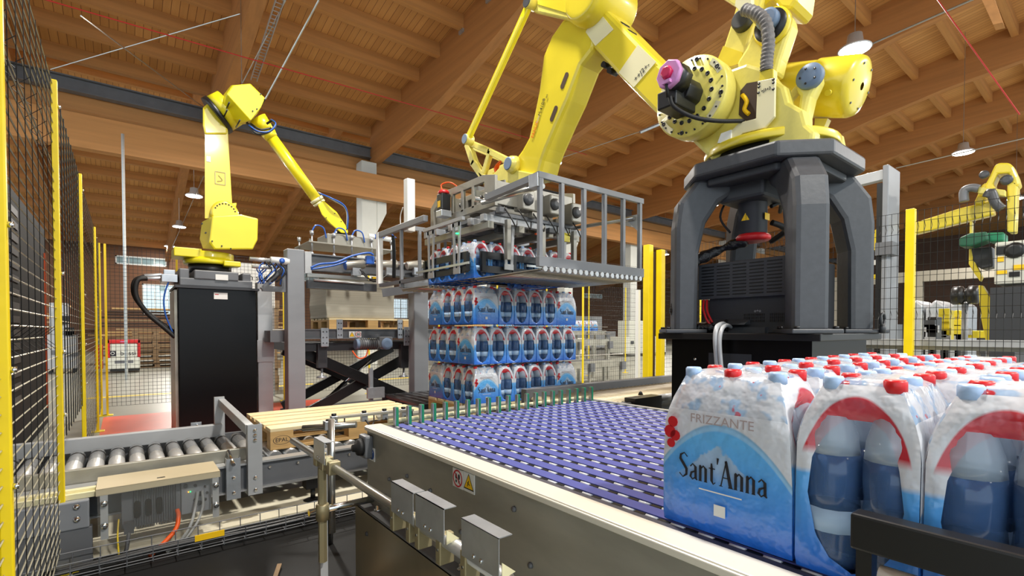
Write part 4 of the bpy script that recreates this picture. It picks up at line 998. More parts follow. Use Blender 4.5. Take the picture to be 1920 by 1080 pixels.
# wrist frame
c = pt(961, 309, X=2.86); MB().lathe((2.80, c.y, c.z), [(.055, 0), (.062, .006), (.062, .02), (.075, .03), (.085, .08)], 28, 'X').build('wrist_pivot', YC, t)
MB().lathe((2.797, c.y, c.z), [(.05, 0), (.06, .004)], 28, 'X').build('pivot_cap', 'bluish', t)
WF = MB()
def bars(mb, pts, X, wd, th, close=False):
    P = [pt(a, b, X=X) for a, b in pts]
    if close: P.append(P[0])
    for p, q in zip(P, P[1:]):
        d = (q - p).normalized(); mb.bar(p - d * wd * .3, q + d * wd * .3, th, wd) if abs(d.x) > .9 else mb.prism([p - d * wd * .3 + d.cross(Vector((1, 0, 0))) * wd / 2, q + d * wd * .3 + d.cross(Vector((1, 0, 0))) * wd / 2, q + d * wd * .3 - d.cross(Vector((1, 0, 0))) * wd / 2, p - d * wd * .3 - d.cross(Vector((1, 0, 0))) * wd / 2], (th, 0, 0))
bars(WF, [(874, 272), (885, 305), (908, 338)], 2.87, .075, .05); bars(WF, [(880, 268), (915, 283), (952, 302)], 2.87, .06, .05); bars(WF, [(916, 284), (905, 322)], 2.87, .055, .05)
pxprism(WF, [(893, 318), (905, 345), (935, 350), (990, 345), (1000, 325), (965, 318), (955, 296), (938, 312), (925, 326), (905, 328)], 2.87, .05)
WFo = WF.build('wrist_frame', YC, t, bevel=.008)
m = MB(); bars(m, [(880, 280), (888, 305), (905, 330)], 3.07, .07, .05); bars(m, [(885, 275), (950, 302)], 3.07, .06, .05); pxprism(m, [(900, 325), (908, 345), (990, 343), (1005, 322), (1016, 318), (960, 300)], 3.05, .06); m.build('wrist_frame', YC, t, bevel=.008)
c = pt(1008, 320, X=3.1); m = MB(); m.lathe((3.0, c.y, c.z), [(.04, 0), (.05, .01), (.05, .1)], 16, 'X'); m.build('idler_bearing', 'yellow', t)
fl = pt(955, 345, X=2.98)
MB().lathe((fl.x, fl.y, fl.z - .10), [(.16, 0), (.16, .04), (.14, .05), (.14, .1)], 32).build('flange', 'black', t)
MB().b2((2.90, fl.y - .16, fl.z - .02), (3.10, fl.y + .2, fl.z + .08)).build('wrist_block', YC, t, bevel=.02)
m = MB()
for k in range(3): m.path([(2.96 + .02 * k, fl.y + .12, fl.z + .06), (2.95 + .02 * k, fl.y + .2, fl.z + .2), (2.96, fl.y + .05, fl.z + .24 + .02 * k), (2.97, fl.y - .05, fl.z + .12)], .01)
m.build('wrist_cable', 'orange', t); MB().b2((2.96, fl.y + .16, fl.z + .06), (3.02, fl.y + .26, fl.z + .17)).build('wrist_motor', 'yellow_vivid', t, bevel=.01)
# parallel link rod
m = MB(); a_, b_ = pt(877, 262, X=2.80), pt(994, 6, X=2.80); m.bar(a_, b_, .045, .072); RO = m.build('link_rod', 'yellow_vivid', t, bevel=.012)
d = (b_ - a_).normalized(); m = MB(); n_ = d.cross(Vector((1, 0, 0)))
m.prism([a_ + d * .12 + n_ * .012 + Vector((-.0235, 0, 0)), b_ - d * .12 + n_ * .012 + Vector((-.0235, 0, 0)), b_ - d * .12 - n_ * .012 + Vector((-.0235, 0, 0)), a_ + d * .12 - n_ * .012 + Vector((-.0235, 0, 0))], (.003, 0, 0)); m.build('rod_groove', YC, RO)
for q, mt_ in ((a_, 'bluish'), (b_, 'charcoal')):
    MB().lathe((2.76, q.y, q.z), [(.05, 0), (.052, .01), (.052, .09)], 20, 'X').build('rod_end', YC, RO); MB().lathe((2.755, q.y, q.z), [(.045, 0), (.05, .006)], 20, 'X').build('rod_cap', mt_, RO)
# rear linkage, crank, hose, covers
m = MB(); pxprism(m, [(1341, 122), (1356, 88), (1372, 40), (1382, 0), (1380, -40), (1440, -40), (1425, 10), (1405, 70), (1392, 118), (1370, 122)], 3.02, .10); q = m.build('rear_link', YC, t, bevel=.015)
m = MB(); pxprism(m, [(1341, 122), (1356, 86), (1392, 98), (1388, 118), (1370, 124)], 3.012, .01); m.build('painted_patch', 'yellow', q)
c = pt(1392, 38, X=3.0); MB().lathe((2.97, c.y, c.z), [(.05, 0), (.06, .008), (.065, .05)], 20, 'X').build('link_pin', 'charcoal_dark', q)
c = pt(1450, 52, X=2.92); CY_, CZ_ = c.y, c.z
arc = [(1450 + 33 * math.cos(a), 46 - 36 * math.sin(a)) for a in [math.pi * k / 10 for k in range(11)]]
m = MB(); pxprism(m, arc + [(1398, 90), (1380, 118), (1388, 150), (1425, 145), (1455, 140), (1462, 110)], 2.92, .11); CK = m.build('crank_plate', YC, t, bevel=.02)
MB().lathe((2.885, CY_, CZ_), [(.085, 0), (.1, .008), (.1, .04)], 28, 'X').build('crank_ring', 'yellow', CK)
MB().lathe((2.875, CY_, CZ_), [(.05, 0), (.088, .002), (.088, .01)], 28, 'X').build('crank_seal', 'black', CK)
MB().lathe((2.83, CY_, CZ_ + .02), [(.045, 0), (.058, .008), (.058, .05)], 24, 'X').build('crank_pin', 'bluish', CK)
m = MB(); pxprism(m, [(1350, -30), (1372, -30), (1405, 5), (1430, 40), (1420, 52), (1395, 22), (1345, -10)], 2.86, .08); q = m.build('upper_bracket', YC, t, bevel=.008)
m = MB(); pxprism(m, [(1380, -6), (1408, -6), (1408, 22), (1392, 26), (1378, 10)], 2.82, .04); m.build('clamp_plate', 'cream', q)
m = MB(); pxprism(m, [(1405, -50), (1500, -50), (1493, 0), (1480, 18), (1462, 16), (1445, -5), (1425, 12), (1412, 8)], 3.05, .25); m.build('balance_arm', 'yellow', t, bevel=.02)
m = MB(); m.path([pt(1396, 18, X=2.80), pt(1420, 26, X=2.79), pt(1436, 45, X=2.79), pt(1441, 80, X=2.79), pt(1438, 110, X=2.79), pt(1437, 134, X=2.79)], lambda s: .032 + .0022 * math.sin(s * 120), n=14, sub=14); mat('hose_grey', (110, 106, 104), .6, 0, 1, (40, 40, 40), .6, dark=.7); m.build('sleeved_hose', 'hose_grey', t)
m = MB(); pxprism(m, [(1424, 133), (1450, 128), (1450, 146), (1424, 152)], 2.77, .05); q = m.build('hose_clamp', 'yellow', t, bevel=.004)
m = MB(); pxprism(m, [(1420, 152), (1453, 145), (1452, 218), (1433, 240), (1392, 250), (1371, 268), (1345, 268), (1370, 246), (1385, 230), (1417, 222)], 2.765, .02); CP = m.build('cable_cover', 'cream', t, bevel=.004)
m = MB()
for a, b in ((1423, 157), (1423, 163), (1422, 174), (1450, 149), (1450, 155), (1450, 167)): c = pt(a, b, X=2.765); m.lathe((2.765, c.y, c.z), [(0, -.004), (.007, -.003), (.008, 0)], 8, 'X')
stuff(m.build('cover_screw', 'black', CP))
c = pt(1436, 168, X=2.764); text('axis_mark', '+J3+2', .022, basis(c, (0, -1, 0), (0, 0, 1)), 'ink', CP)
m = MB(); pxprism(m, [(1345, 268), (1352, 250), (1371, 243), (1370, 268)], 2.755, .02); m.build('cover_foot', 'white', CP)
# counterbalance cylinder and its bracket
a_, b_ = Vector((3.18, 1.62, 2.745)), Vector((3.18, .86, 2.59))
a_ = pt(1455, 170, X=3.2); b_ = pt(1612, 162, X=3.2)
o = MB()
d = (b_ - a_).normalized(); L_ = (b_ - a_).length
vs = []; n = 40; q_, u_ = Vector((1, 0, 0)), d.cross(Vector((1, 0, 0)))
prof = [(.10, -.02), (.148, 0), (.150, L_ * .5), (.158, L_ * .52), (.160, L_ * .93), (.15, L_ * .985), (.12, L_ + .005), (0.02, L_ + .012)]
for r, h in prof:
    for i in range(n): an = 2 * math.pi * i / n; vs.append(a_ + d * h + (q_ * math.cos(an) + u_ * math.sin(an)) * r)
o.add(vs, [(j * n + i, j * n + (i + 1) % n, (j + 1) * n + (i + 1) % n, (j + 1) * n + i) for j in range(len(prof) - 1) for i in range(n)], True)
CB_ = o.build('counterbalance_cylinder', 'yellow', t)
c = a_ + d * L_ * .78 + Vector((-.14, 0, -.07)); MB().tube(c, c + Vector((-.03, 0, -.01)), .016).build('plug', 'yellow', CB_)
mb = MB()
for k in range(6): an = k * math.pi / 3; c = b_ + (q_ * math.cos(an) + u_ * math.sin(an)) * .115 + d * .004; mb.tube(c, c + d * .006, .006, n=8)
mb.build('end_screw', 'charcoal', CB_)
m = MB(); pxprism(m, [(1502, 140), (1512, 128), (1530, 130), (1536, 146), (1520, 180), (1512, 215), (1512, 262), (1482, 262), (1484, 235), (1494, 210), (1498, 180), (1490, 168)], 2.88, .10); q = m.build('cylinder_bracket', YC, t, bevel=.02)
m = MB(); pxprism(m, [(1470, 185), (1500, 152), (1500, 168), (1474, 200)], 2.93, .03); m.build('bracket_rib', YC, q)
c = pt(1519, 144, X=2.88); MB().lathe((2.855, c.y, c.z), [(.03, 0), (.062, .002), (.066, .01), (.066, .04)], 28, 'X').build('bracket_pin', 'bluish', q)
mb = MB()
for k in range(5): an = k * 1.257; mb.lathe((2.855, c.y + .04 * math.cos(an), c.z + .04 * math.sin(an)), [(0, -.003), (.006, -.003), (.006, 0)], 8, 'X')
mb.build('pin_screw', 'black', q)
m = MB(); pxprism(m, [(1528, 222), (1552, 222), (1535, 262), (1525, 255)], 3.2, .05); m.build('rear_rib', YC, t)

# ================================================================ layer gripper
t = thing('layer_gripper', (3.0, 3.9, 2.45), 'grey steel layer gripper with sliding barred frames hanging from the big yellow robot', 'gripper')
GR = t; GX0, GX1 = 2.38, 3.56
def end_frame(y, name, xs, z0=1.68, zt=2.255):
    m = MB(); m.b2((GX0 - .02, y - .015, zt), (GX1 + .02, y + .015, zt + .045)); m.b2((GX0 - .02, y - .02, 1.615), (GX1 + .02, y + .02, 1.69)); f = m.build(name, 'grey_paint', GR, bevel=.002)
    for x in xs: MB().b2((x - .016, y - .016, z0), (x + .016, y + .016, zt)).build('frame_post', 'grey_paint', f, bevel=.003)
    return f
f1 = end_frame(2.69, 'end_frame', [2.382, 2.60, 2.84, 3.08, 3.315, 3.54])
f2 = end_frame(4.95, 'end_frame', [2.382, 2.60, 2.84, 3.08, 3.315, 3.54])
# roller curtain plates that slide apart
for y0, y1, f in ((2.67, 3.53, f1), (4.38, 4.97, f2)):
    o = MB().b2((GX0, y0 + .02, 1.595), (GX1, y1, 1.602)).build('sliding_table', 'steel_brushed', GR)
    for i in range(19):
        x = GX0 + .03 + i * .0615
        rr = MB(); rr.tube((x, y0, 1.588), (x, y1, 1.588), .012, n=8); r_ = rr.build('table_roller', 'steel', o)
    for i in range(19):
        x = GX0 + .03 + i * .0615; m = MB(); m.lathe((x, y0 - .012, 1.60), [(.020, 0), (.022, .014), (.014, .03)], 10, 'Y'); m.build('roller_holder', 'alu', o)
# guide rails and shafts along Y
m = MB(); m.bar((GX0, 2.69, 2.27), (GX0, 3.35, 2.25), .05, .05); m.build('guide_rail', 'grey_paint', t)
MB().tube((2.44, 2.72, 2.215), (2.44, 3.5, 2.25), .02).build('shaft', 'steel', t); MB().tube((3.50, 2.72, 2.13), (3.50, 3.45, 2.16), .018).build('shaft', 'steel', t)
MB().b2((GX0 - .03, 2.68, 2.19), (GX0 + .03, 2.78, 2.29)).build('shaft_block', 'zinc', t, bevel=.004)
m = MB(); m.prism([(3.52, 2.70, 2.16), (3.52, 2.85, 2.16), (3.52, 2.70, 2.02)], (.01, 0, 0)); m.build('gusset', 'grey_light', t)
MB().bar((GX0, 4.40, 2.27), (GX0, 5.55, 2.27), .05, .06).build('guide_rail', 'grey_paint', t, bevel=.003)
MB().b2((GX0 - .03, 5.50, 1.70), (GX0 + .03, 5.56, 2.30)).build('rail_post', 'white', t)
MB().b2((GX0 - .02, 4.35, 1.66), (GX0 + .02, 5.5, 1.70)).build('lower_rail', 'grey_mid', t)
m = MB(); m.path([(2.40, 5.20, 2.22), (2.42, 5.22, 2.0), (2.43, 5.25, 1.75)], .022); m.build('energy_chain', 'black', t)
# white aluminium profile
MB().b2((2.40, 4.84, 2.22), (2.49, 4.93, 2.78)).build('upright_profile', 'white', t, bevel=.003)
m = MB(); m.path([(2.42, 4.99, 2.5), (2.42, 5.05, 2.42), (2.42, 5.04, 2.3), (2.44, 4.98, 2.24)], .005); m.build('air_line', 'white', t)
# central chassis
mat('gripper_alu', (160, 156, 146), .38, .45, 1, (10, 10, 10), 0, dark=.86)
def plate(name, x0, x1, y0, y1, z0, z1, holes=(), th=.018, axis='X'):
    m = MB()
    m.b2((x0, y0, z0), (x1, y1, z1)); return m.build(name, 'gripper_alu', GR, bevel=.004)
for x in (2.50, 3.44):      # long side plates with windows, built from bars
    m = MB(); zt = 2.50
    m.prism([(x, 3.40, 2.22), (x, 3.40, 2.48), (x, 3.58, 2.52), (x, 4.35, 2.52), (x, 4.52, 2.40), (x, 4.52, 2.20), (x, 4.45, 2.20), (x, 4.45, 2.37), (x, 4.32, 2.455), (x, 3.60, 2.455), (x, 3.56, 2.455), (x, 3.56, 2.28), (x, 4.30, 2.28), (x, 4.30, 2.22)], (.03, 0, 0))
    for y in (3.74, 3.92, 4.10): m.b2((x, y - .02, 2.26), (x + .03, y + .02, 2.46))
    m.build('side_plate', 'gripper_alu', t, bevel=.003)
for y in (3.42, 3.78, 4.14, 4.48): 
    o = MB().b2((2.52, y - .012, 2.24), (3.46, y + .012, 2.44)).build('cross_plate', 'gripper_alu', t, bevel=.003)
    mb = MB()
    for x in (2.62, 2.80, 3.05, 3.3): mb.lathe((x, y - .013, 2.38), [(0, -.001), (.022, -.001), (.022, 0)], 12, 'Y')
    mb.build('bore', 'black', o)
MB().b2((2.70, 3.55, 2.44), (3.28, 4.30, 2.49)).build('mounting_plate', 'gripper_alu', t, bevel=.004)
for y in (3.50, 3.66): MB().tube((2.46, y, 2.32), (3.52, y, 2.32), .022).build('cross_shaft', 'steel', t)
for x in (2.68, 2.96, 3.30):
    m = MB(); m.lathe((x, 3.50, 2.32), [(.03, -.04), (.055, -.035), (.062, 0), (.055, .03), (.03, .035)], 20, 'X'); m.build('coupling', 'charcoal_dark', t)
for x, y, z in ((2.82, 3.40, 2.30), (3.12, 3.38, 2.30), (3.38, 3.36, 2.26)):
    o = MB().b2((x - .07, y - .08, z - .09), (x + .07, y + .06, z + .09)).build('gear_unit', 'gripper_alu', t, bevel=.012)
    MB().lathe((x - .02, y - .09, z), [(.02, -.02), (.05, -.012), (.055, .01)], 16, 'Y').build('gear_cover', 'charcoal', o)
m = MB(); m.b2((2.50, 3.40, 2.14), (3.50, 4.50, 2.17)); m.build('base_plate', 'grey_mid', t)
for y in (3.45, 3.65, 3.98, 4.25, 4.45): MB().b2((2.40, y - .03, 2.08), (3.58, y + .03, 2.14)).build('linear_rail', 'grey_light', t, bevel=.004)
for x in (2.46, 2.8, 3.15, 3.5): MB().b2((x - .03, 3.40, 2.02), (x + .03, 4.52, 2.08)).build('linear_rail', 'steel_brushed', t, bevel=.004)
random.seed(3)
for k in range(14):
    x, y = random.uniform(2.5, 3.4), random.choice((3.36, 3.5, 3.62)); z = random.uniform(2.04, 2.2)
    MB().b2((x - .04, y - .03, z - .02), (x + .04, y + .03, z + .025)).build('carriage', random.choice(('gripper_alu', 'grey_mid', 'charcoal')), t, bevel=.004)
for k in range(6):
    x = 2.55 + k * .16; m = MB(); m.path([(x, 3.34, 2.2), (x + .03, 3.28, 2.1), (x + .1, 3.30, 2.04), (x + .16, 3.36, 2.12)], .006); m.build('air_line', 'black', t)
MB().b2((3.20, 3.30, 1.98), (3.30, 3.33, 2.06)).build('yellow_block', 'yellow_vivid', t, bevel=.003)
MB().b2((2.93, 3.36, 2.015), (3.02, 3.38, 2.03)).build('orange_tab', 'orange', t)
# servo motor, black with red cap
c = pt(832, 378, X=2.42); o = MB().b2((c.x - .05, c.y - .05, c.z - .09), (c.x + .05, c.y + .05, c.z + .07)).build('servo_motor', 'black', t, bevel=.01)
MB().lathe((c.x, c.y, c.z + .07), [(.055, 0), (.055, .02), (.04, .035)], 8).build('servo_cap', 'red', o)
MB().b2((c.x - .051, c.y - .02, c.z - .06), (c.x - .05, c.y + .03, c.z + .0)).build('yellow_label', 'sign_yellow', o)
MB().b2((c.x - .055, c.y - .055, c.z - .15), (c.x + .055, c.y + .055, c.z - .09)).build('servo_gearbox', 'zinc', o, bevel=.004)
m = MB(); m.path([(c.x, c.y + .02, c.z + .1), (c.x, c.y + .04, c.z + .17), (c.x + .06, c.y - .04, c.z + .18), (c.x + .15, c.y - .1, c.z + .1)], .007); m.build('servo_cable', 'orange', o)
# front clamping bars and their hanging arms
ZB = 1.745
def clampbar(p0, p1, name='clamp_bar'):
    m = MB(); d = (Vector(p1) - Vector(p0))
    m.bar(Vector(p0) + Vector((0, 0, .06)), Vector(p1) + Vector((0, 0, .06)), .02, .06); m.bar(Vector(p0) - Vector((0, 0, .06)), Vector(p1) - Vector((0, 0, .06)), .02, .06)
    for f in (0.02, .3, .98): q = Vector(p0) + d * f; m.box(q, (.04, .04, .16))
    return m.build(name, 'black', t)
clampbar((2.42, 3.50, ZB), (3.62, 3.50, ZB)); clampbar((2.34, 3.58, ZB), (2.34, 4.34, ZB))
MB().bar((2.30, 3.50, ZB - .02), (2.30, 4.45, ZB - .02), .012, .02).build('tie_bar', 'steel', t)
MB().bar((2.90, 3.46, ZB), (3.5, 3.46, ZB), .012, .02).build('tie_bar', 'steel', t)
def arm(p, along, w_=.13, h=.40):
    a = Vector(along); P = Vector(p); m = MB(); nn = a.cross(Vector((0, 0, 1))) * .012
    for s in (-1, 1):
        m.prism([P + a * s * w_ / 2, P + a * s * (w_ / 2 - .03), P + a * s * .018 - Vector((0, 0, h)), P + a * s * .045 - Vector((0, 0, h))], nn)
    m.prism([P - a * w_ / 2, P + a * w_ / 2, P + a * w_ / 2 - Vector((0, 0, .035)), P - a * w_ / 2 - Vector((0, 0, .035))], nn)
    m.prism([P - a * .05 - Vector((0, 0, h)), P + a * .05 - Vector((0, 0, h)), P + a * .05 - Vector((0, 0, h + .05)), P - a * .05 - Vector((0, 0, h + .05))], nn)
    return m.build('hanging_arm', 'grey_light', t)
arm((2.31, 4.18, 2.10), (0, 1, 0)); arm((2.31, 3.72, 2.10), (0, 1, 0)); arm((2.70, 3.47, 2.14), (1, 0, 0)); arm((3.35, 3.47, 2.14), (1, 0, 0))
MB().bar((2.31, 3.6, 2.12), (2.31, 4.3, 2.12), .03, .03).build('arm_beam', 'grey_light', t)
MB().b2((2.28, 3.66, 1.99), (2.30, 3.68, 2.0)).build('status_led', 'led_green', t)
for x, y in ((2.62, 4.36), (3.1, 4.36), (3.5, 4.36)): arm((x, y, 2.14), (1, 0, 0))
clampbar((2.42, 4.40, ZB), (3.62, 4.40, ZB))
for x in (2.6, 3.0, 3.4): MB().b2((x - .02, 3.33, 1.76), (x + .02, 3.37, 2.1)).build('guide_strut', 'gripper_alu', t)
# ================================================================ left robot on its black plinth
import bmesh
def hull(name, pts, mt, parent, bevel=.012):
    bm = bmesh.new(); off = wloc(parent) if parent else Vector((0, 0, 0))
    for p in pts: bm.verts.new(Vector(p) - off)
    r = bmesh.ops.convex_hull(bm, input=bm.verts)
    bmesh.ops.delete(bm, geom=[v for v in bm.verts if not v.link_faces], context='VERTS')
    me = bpy.data.meshes.new(name); bm.to_mesh(me); bm.free(); me.materials.append(MATS[mt])
    o = bpy.data.objects.new(name, me); COL.objects.link(o); o.parent = parent
    if bevel: b = o.modifiers.new('bevel', 'BEVEL'); b.width = bevel; b.segments = 2; b.limit_method = 'ANGLE'; b.angle_limit = R(20)
    return o
def yp(pts, Y): return [pt(a, b, Y=Y) for a, b in pts]
t = thing('robot_plinth', (.82, 6.6, 0), 'tall glossy black box plinth under the left robot', 'plinth')
MB().b2((.455, 6.2, 0), (1.19, 7.0, 1.60)).build('plinth_box', 'black_gloss', t, bevel=.005)
m = MB(); m.b2((.43, 6.17, 1.60), (1.22, 7.03, 1.625)); m.build('cap_plate', 'charcoal_dark', t)
MB().b2((.425, 6.25, 0), (.45, 6.9, 1.58)).build('side_strip', 'steel_brushed', t)
c = pt(414, 555, Y=6.198); MB().b2((c.x - .065, 6.197, c.z - .035), (c.x + .065, 6.2, c.z + .035)).build('rating_plate', 'white', t)
MB().b2((c.x - .055, 6.196, c.z + .012), (c.x - .02, 6.197, c.z + .02)).build('plate_mark', 'ink_red', t)
t = thing('industrial_robot', (.80, 6.65, 1.625), 'left yellow robot with faceted head and long slim arm on the black plinth', 'robot')
LR = t
MB().b2((.47, 6.22, 1.625), (1.16, 6.98, 1.71)).build('base_casting', 'grey_mid', t, bevel=.01)
m = MB(); m.b2((.60, 6.21, 1.70), (1.02, 6.9, 1.80)); m.b2((.47, 6.25, 1.70), (.56, 6.95, 1.81)); m.b2((1.06, 6.25, 1.70), (1.15, 6.95, 1.80)); m.build('base_casting', 'grey_mid', t, bevel=.012)
c = pt(416, 520, Y=6.205); MB().b2((c.x - .06, 6.203, c.z - .03), (c.x + .06, 6.208, c.z + .03)).build('rating_plate', 'white', t)
RX, RY = .80, 6.65
MB().lathe((RX, RY, 1.80), [(.20, 0), (.215, .01), (.215, .10)], 36).build('bearing_ring', 'black', t)
m = MB(); m.lathe((RX, RY, 1.90), [(.25, 0), (.265, .01), (.265, .05), (.24, .07), (.24, .14)], 36); m.b2((RX - .36, RY - .20, 1.96), (RX - .1, RY + .15, 2.06)); m.b2((RX + .1, RY - .28, 1.88), (RX + .27, RY - .1, 1.94)); m.build('turret_base', 'yellow_vivid', t, bevel=.01)
Pf = [(395, 410), (484, 407), (483, 452), (474, 470), (410, 470), (395, 455)]
Pb = [(376, 415), (484, 412), (484, 450), (473, 466), (395, 468), (374, 452)]
hull('turret_housing', yp([(398, 405), (452, 402), (484, 410), (483, 450), (474, 468), (440, 464), (402, 468), (392, 455)], 6.32) + yp([(378, 416), (470, 408), (476, 450), (460, 466), (380, 466), (374, 448)], 6.85), 'yellow_vivid', t, .015)
m = MB()
for a, b in ((379, 419), (386, 436), (398, 452), (416, 461), (433, 466)): c = pt(a, b, Y=6.31); m.tube(c, c + Vector((0, .05, 0)), .008, n=8)
m.build('housing_screw', 'black', t)
hull('housing_ear', yp([(431, 382), (444, 380), (440, 402), (430, 402)], 6.45) + yp([(431, 382), (444, 380), (440, 402), (430, 402)], 6.60), 'yellow_vivid', t)
m = MB(); c = pt(420, 402, Y=6.5); m.lathe((c.x, 6.42, c.z), [(.12, 0), (.14, .01), (.14, .2)], 28, 'Y'); m.build('shoulder_disc', 'yellow', t)
mb = MB()
for k in range(9): a = .3 + k * .3; mb.lathe((c.x + .105 * math.cos(a), 6.42, c.z + .105 * math.sin(a)), [(0, -.004), (.008, -.003), (.008, 0)], 8, 'Y')
mb.build('shoulder_bolt', 'black', t)
hull('main_column', yp([(384, 240), (427, 240), (427, 330), (436, 395), (436, 410), (384, 410)], 6.50) + yp([(386, 240), (420, 240), (420, 330), (430, 395), (430, 410), (386, 410)], 6.78), 'yellow', t, .02)
hull('column_head', yp([(380, 202), (392, 192), (404, 200), (412, 225), (427, 240), (427, 252), (384, 252), (380, 235)], 6.48) + yp([(380, 202), (392, 192), (404, 200), (412, 225), (420, 240), (384, 252), (380, 235)], 6.8), 'yellow', t, .02)
c = pt(391, 298, Y=6.495); MB().b2((c.x - .02, 6.494, c.z - .03), (c.x + .02, 6.498, c.z + .03)).build('white_sticker', 'white', t)
c = pt(413, 334, Y=6.495); m = MB()
for a, b in (((-.05, -.07), (.05, -.07)), ((-.05, .07), (.05, .07)), ((-.05, -.07), (-.05, .07)), ((.05, -.07), (.05, .07))): m.bar((c.x + a[0], 6.494, c.z + a[1]), (c.x + b[0], 6.494, c.z + b[1]), .003, .005)
m.path([(c.x - .03, 6.494, c.z - .04), (c.x + .02, 6.494, c.z - .02), (c.x - .02, 6.494, c.z + .03)], .003, n=4); m.build('outline_sticker', 'brass', t)
c0, c1 = pt(402, 212, Y=6.5), pt(418, 222, Y=6.5)
m = MB(); cc = pt(408, 216, Y=6.6); ax = (pt(445, 195, Y=6.55) - cc).normalized(); m.tube(cc - ax * .03, cc + ax * .02, .215, n=36); m.build('elbow_seal', 'black', t)
m = MB(); m.tube(cc + ax * .02, cc + ax * .16, .205, .20, n=36); m.build('elbow_drum', 'yellow_vivid', t)
hull('head_housing', yp([(425, 176), (436, 160), (468, 157), (497, 184), (489, 202), (470, 226), (447, 197), (446, 176)], 6.22) + yp([(414, 184), (433, 160), (470, 157), (492, 180), (482, 214), (466, 232), (432, 236), (412, 222)], 6.62) + yp([(420, 184), (436, 165), (470, 162), (488, 184), (466, 228), (425, 230)], 6.9), 'yellow_vivid', t, .008)
m = MB()
for a, b in ((430, 192), (426, 206), (450, 225), (474, 208), (482, 204), (497, 186), (489, 176)): c = pt(a, b, Y=6.21); m.tube(c + Vector((0, .0, 0)), c + Vector((0, .25, 0)), .008, n=8)
m.build('head_screw', 'black', t)
a_, b_, c_ = pt(483, 222, Y=6.6), pt(598, 380, Y=6.6), pt(628, 412, Y=6.6)
m = MB(); m.tube(a_, a_.lerp(b_, .16), .105, .085, n=24); m.tube(a_.lerp(b_, .16), a_.lerp(b_, .22), .09, .075, n=24); m.build('forearm_root', 'yellow_vivid', t)
m = MB(); m.tube(a_.lerp(b_, .2), b_, .068, .066, n=20); m.build('forearm_tube', 'yellow_vivid', t)
d = (b_ - a_).normalized(); up = d.cross(Vector((0, 1, 0)))
MB().bar(a_.lerp(b_, .3) - up * .075, a_.lerp(b_, .78) - up * .075, .05, .012).build('clear_strip', 'clear_plate', t)
m = MB(); m.tube(b_ - d * .06, b_ - d * .02, .085, n=20); m.tube(b_ - d * .01, b_ + d * .02, .08, n=20); m.build('cable_collar', 'cream', t)
hull('wrist_housing', yp([(596, 385), (606, 376), (632, 398), (652, 428), (653, 438), (640, 437), (620, 420), (603, 402)], 6.5) + yp([(596, 385), (606, 376), (628, 398), (648, 430), (640, 436), (615, 418), (603, 402)], 6.72), 'yellow_vivid', t, .012)
m = MB()
for a, b in ((628, 400), (640, 415), (650, 430), (612, 408)): c = pt(a, b, Y=6.49); m.tube(c, c + Vector((0, .05, 0)), .006, n=8)
m.build('wrist_screw', 'black', t)
c = pt(640, 442, Y=6.6); MB().lathe((c.x, c.y, c.z - .05), [(.09, 0), (.09, .05), (.07, .10)], 20).build('tool_flange', 'black', t)
# cable loops
m = MB(); m.path([pt(463, 230, Y=6.35), pt(480, 250, Y=6.3), pt(502, 248, Y=6.3), pt(516, 236, Y=6.35), pt(512, 226, Y=6.4), pt(500, 232, Y=6.45)], .014); m.path([pt(470, 232, Y=6.4), pt(488, 243, Y=6.35), pt(508, 240, Y=6.35)], .012); m.build('dress_cable', 'black', t)
m = MB(); m.path([pt(466, 234, Y=6.32), pt(484, 246, Y=6.28), pt(505, 246, Y=6.28), pt(517, 232, Y=6.3), pt(508, 224, Y=6.4)], .008); m.path([pt(598, 362, Y=6.5), pt(622, 372, Y=6.4), pt(645, 385, Y=6.4), pt(652, 405, Y=6.45), pt(651, 430, Y=6.5)], .010); m.build('air_hose', 'blue_hose', t)
m = MB(); m.path([pt(596, 360, Y=6.5), pt(624, 375, Y=6.42), pt(648, 392, Y=6.42), pt(650, 425, Y=6.5)], .008); m.build('air_hose', 'grey_light', t)
# connector box and hoses left of the base
m = MB(); m.b2((.32, 6.28, 1.66), (.46, 6.6, 1.74)); m.b2((.34, 6.3, 1.74), (.44, 6.4, 1.79)); m.tube((.20, 6.35, 1.69), (.33, 6.35, 1.70), .022); m.tube((.18, 6.42, 1.72), (.33, 6.42, 1.74), .022); m.build('connector_box', 'zinc', t, bevel=.004)
m = MB(); m.path([(.20, 6.35, 1.69), (.12, 6.33, 1.66), (.11, 6.33, 1.5), (.20, 6.33, 1.33), (.34, 6.3, 1.18), (.43, 6.28, 1.08)], .024); m.path([(.20, 6.42, 1.72), (.10, 6.4, 1.66), (.10, 6.4, 1.5), (.22, 6.4, 1.32), (.44, 6.35, 1.12)], .022); tag(m.build('cable', 'black_rubber'), 'two thick black hoses curving down left of the black plinth', 'cable')
m = MB(); m.path([(.38, 6.3, 1.66), (.34, 6.3, 1.5), (.35, 6.3, 1.32), (.42, 6.29, 1.1)], .008); tag(m.build('cable', 'blue_hose'), 'thin blue hose left of the black plinth', 'cable')
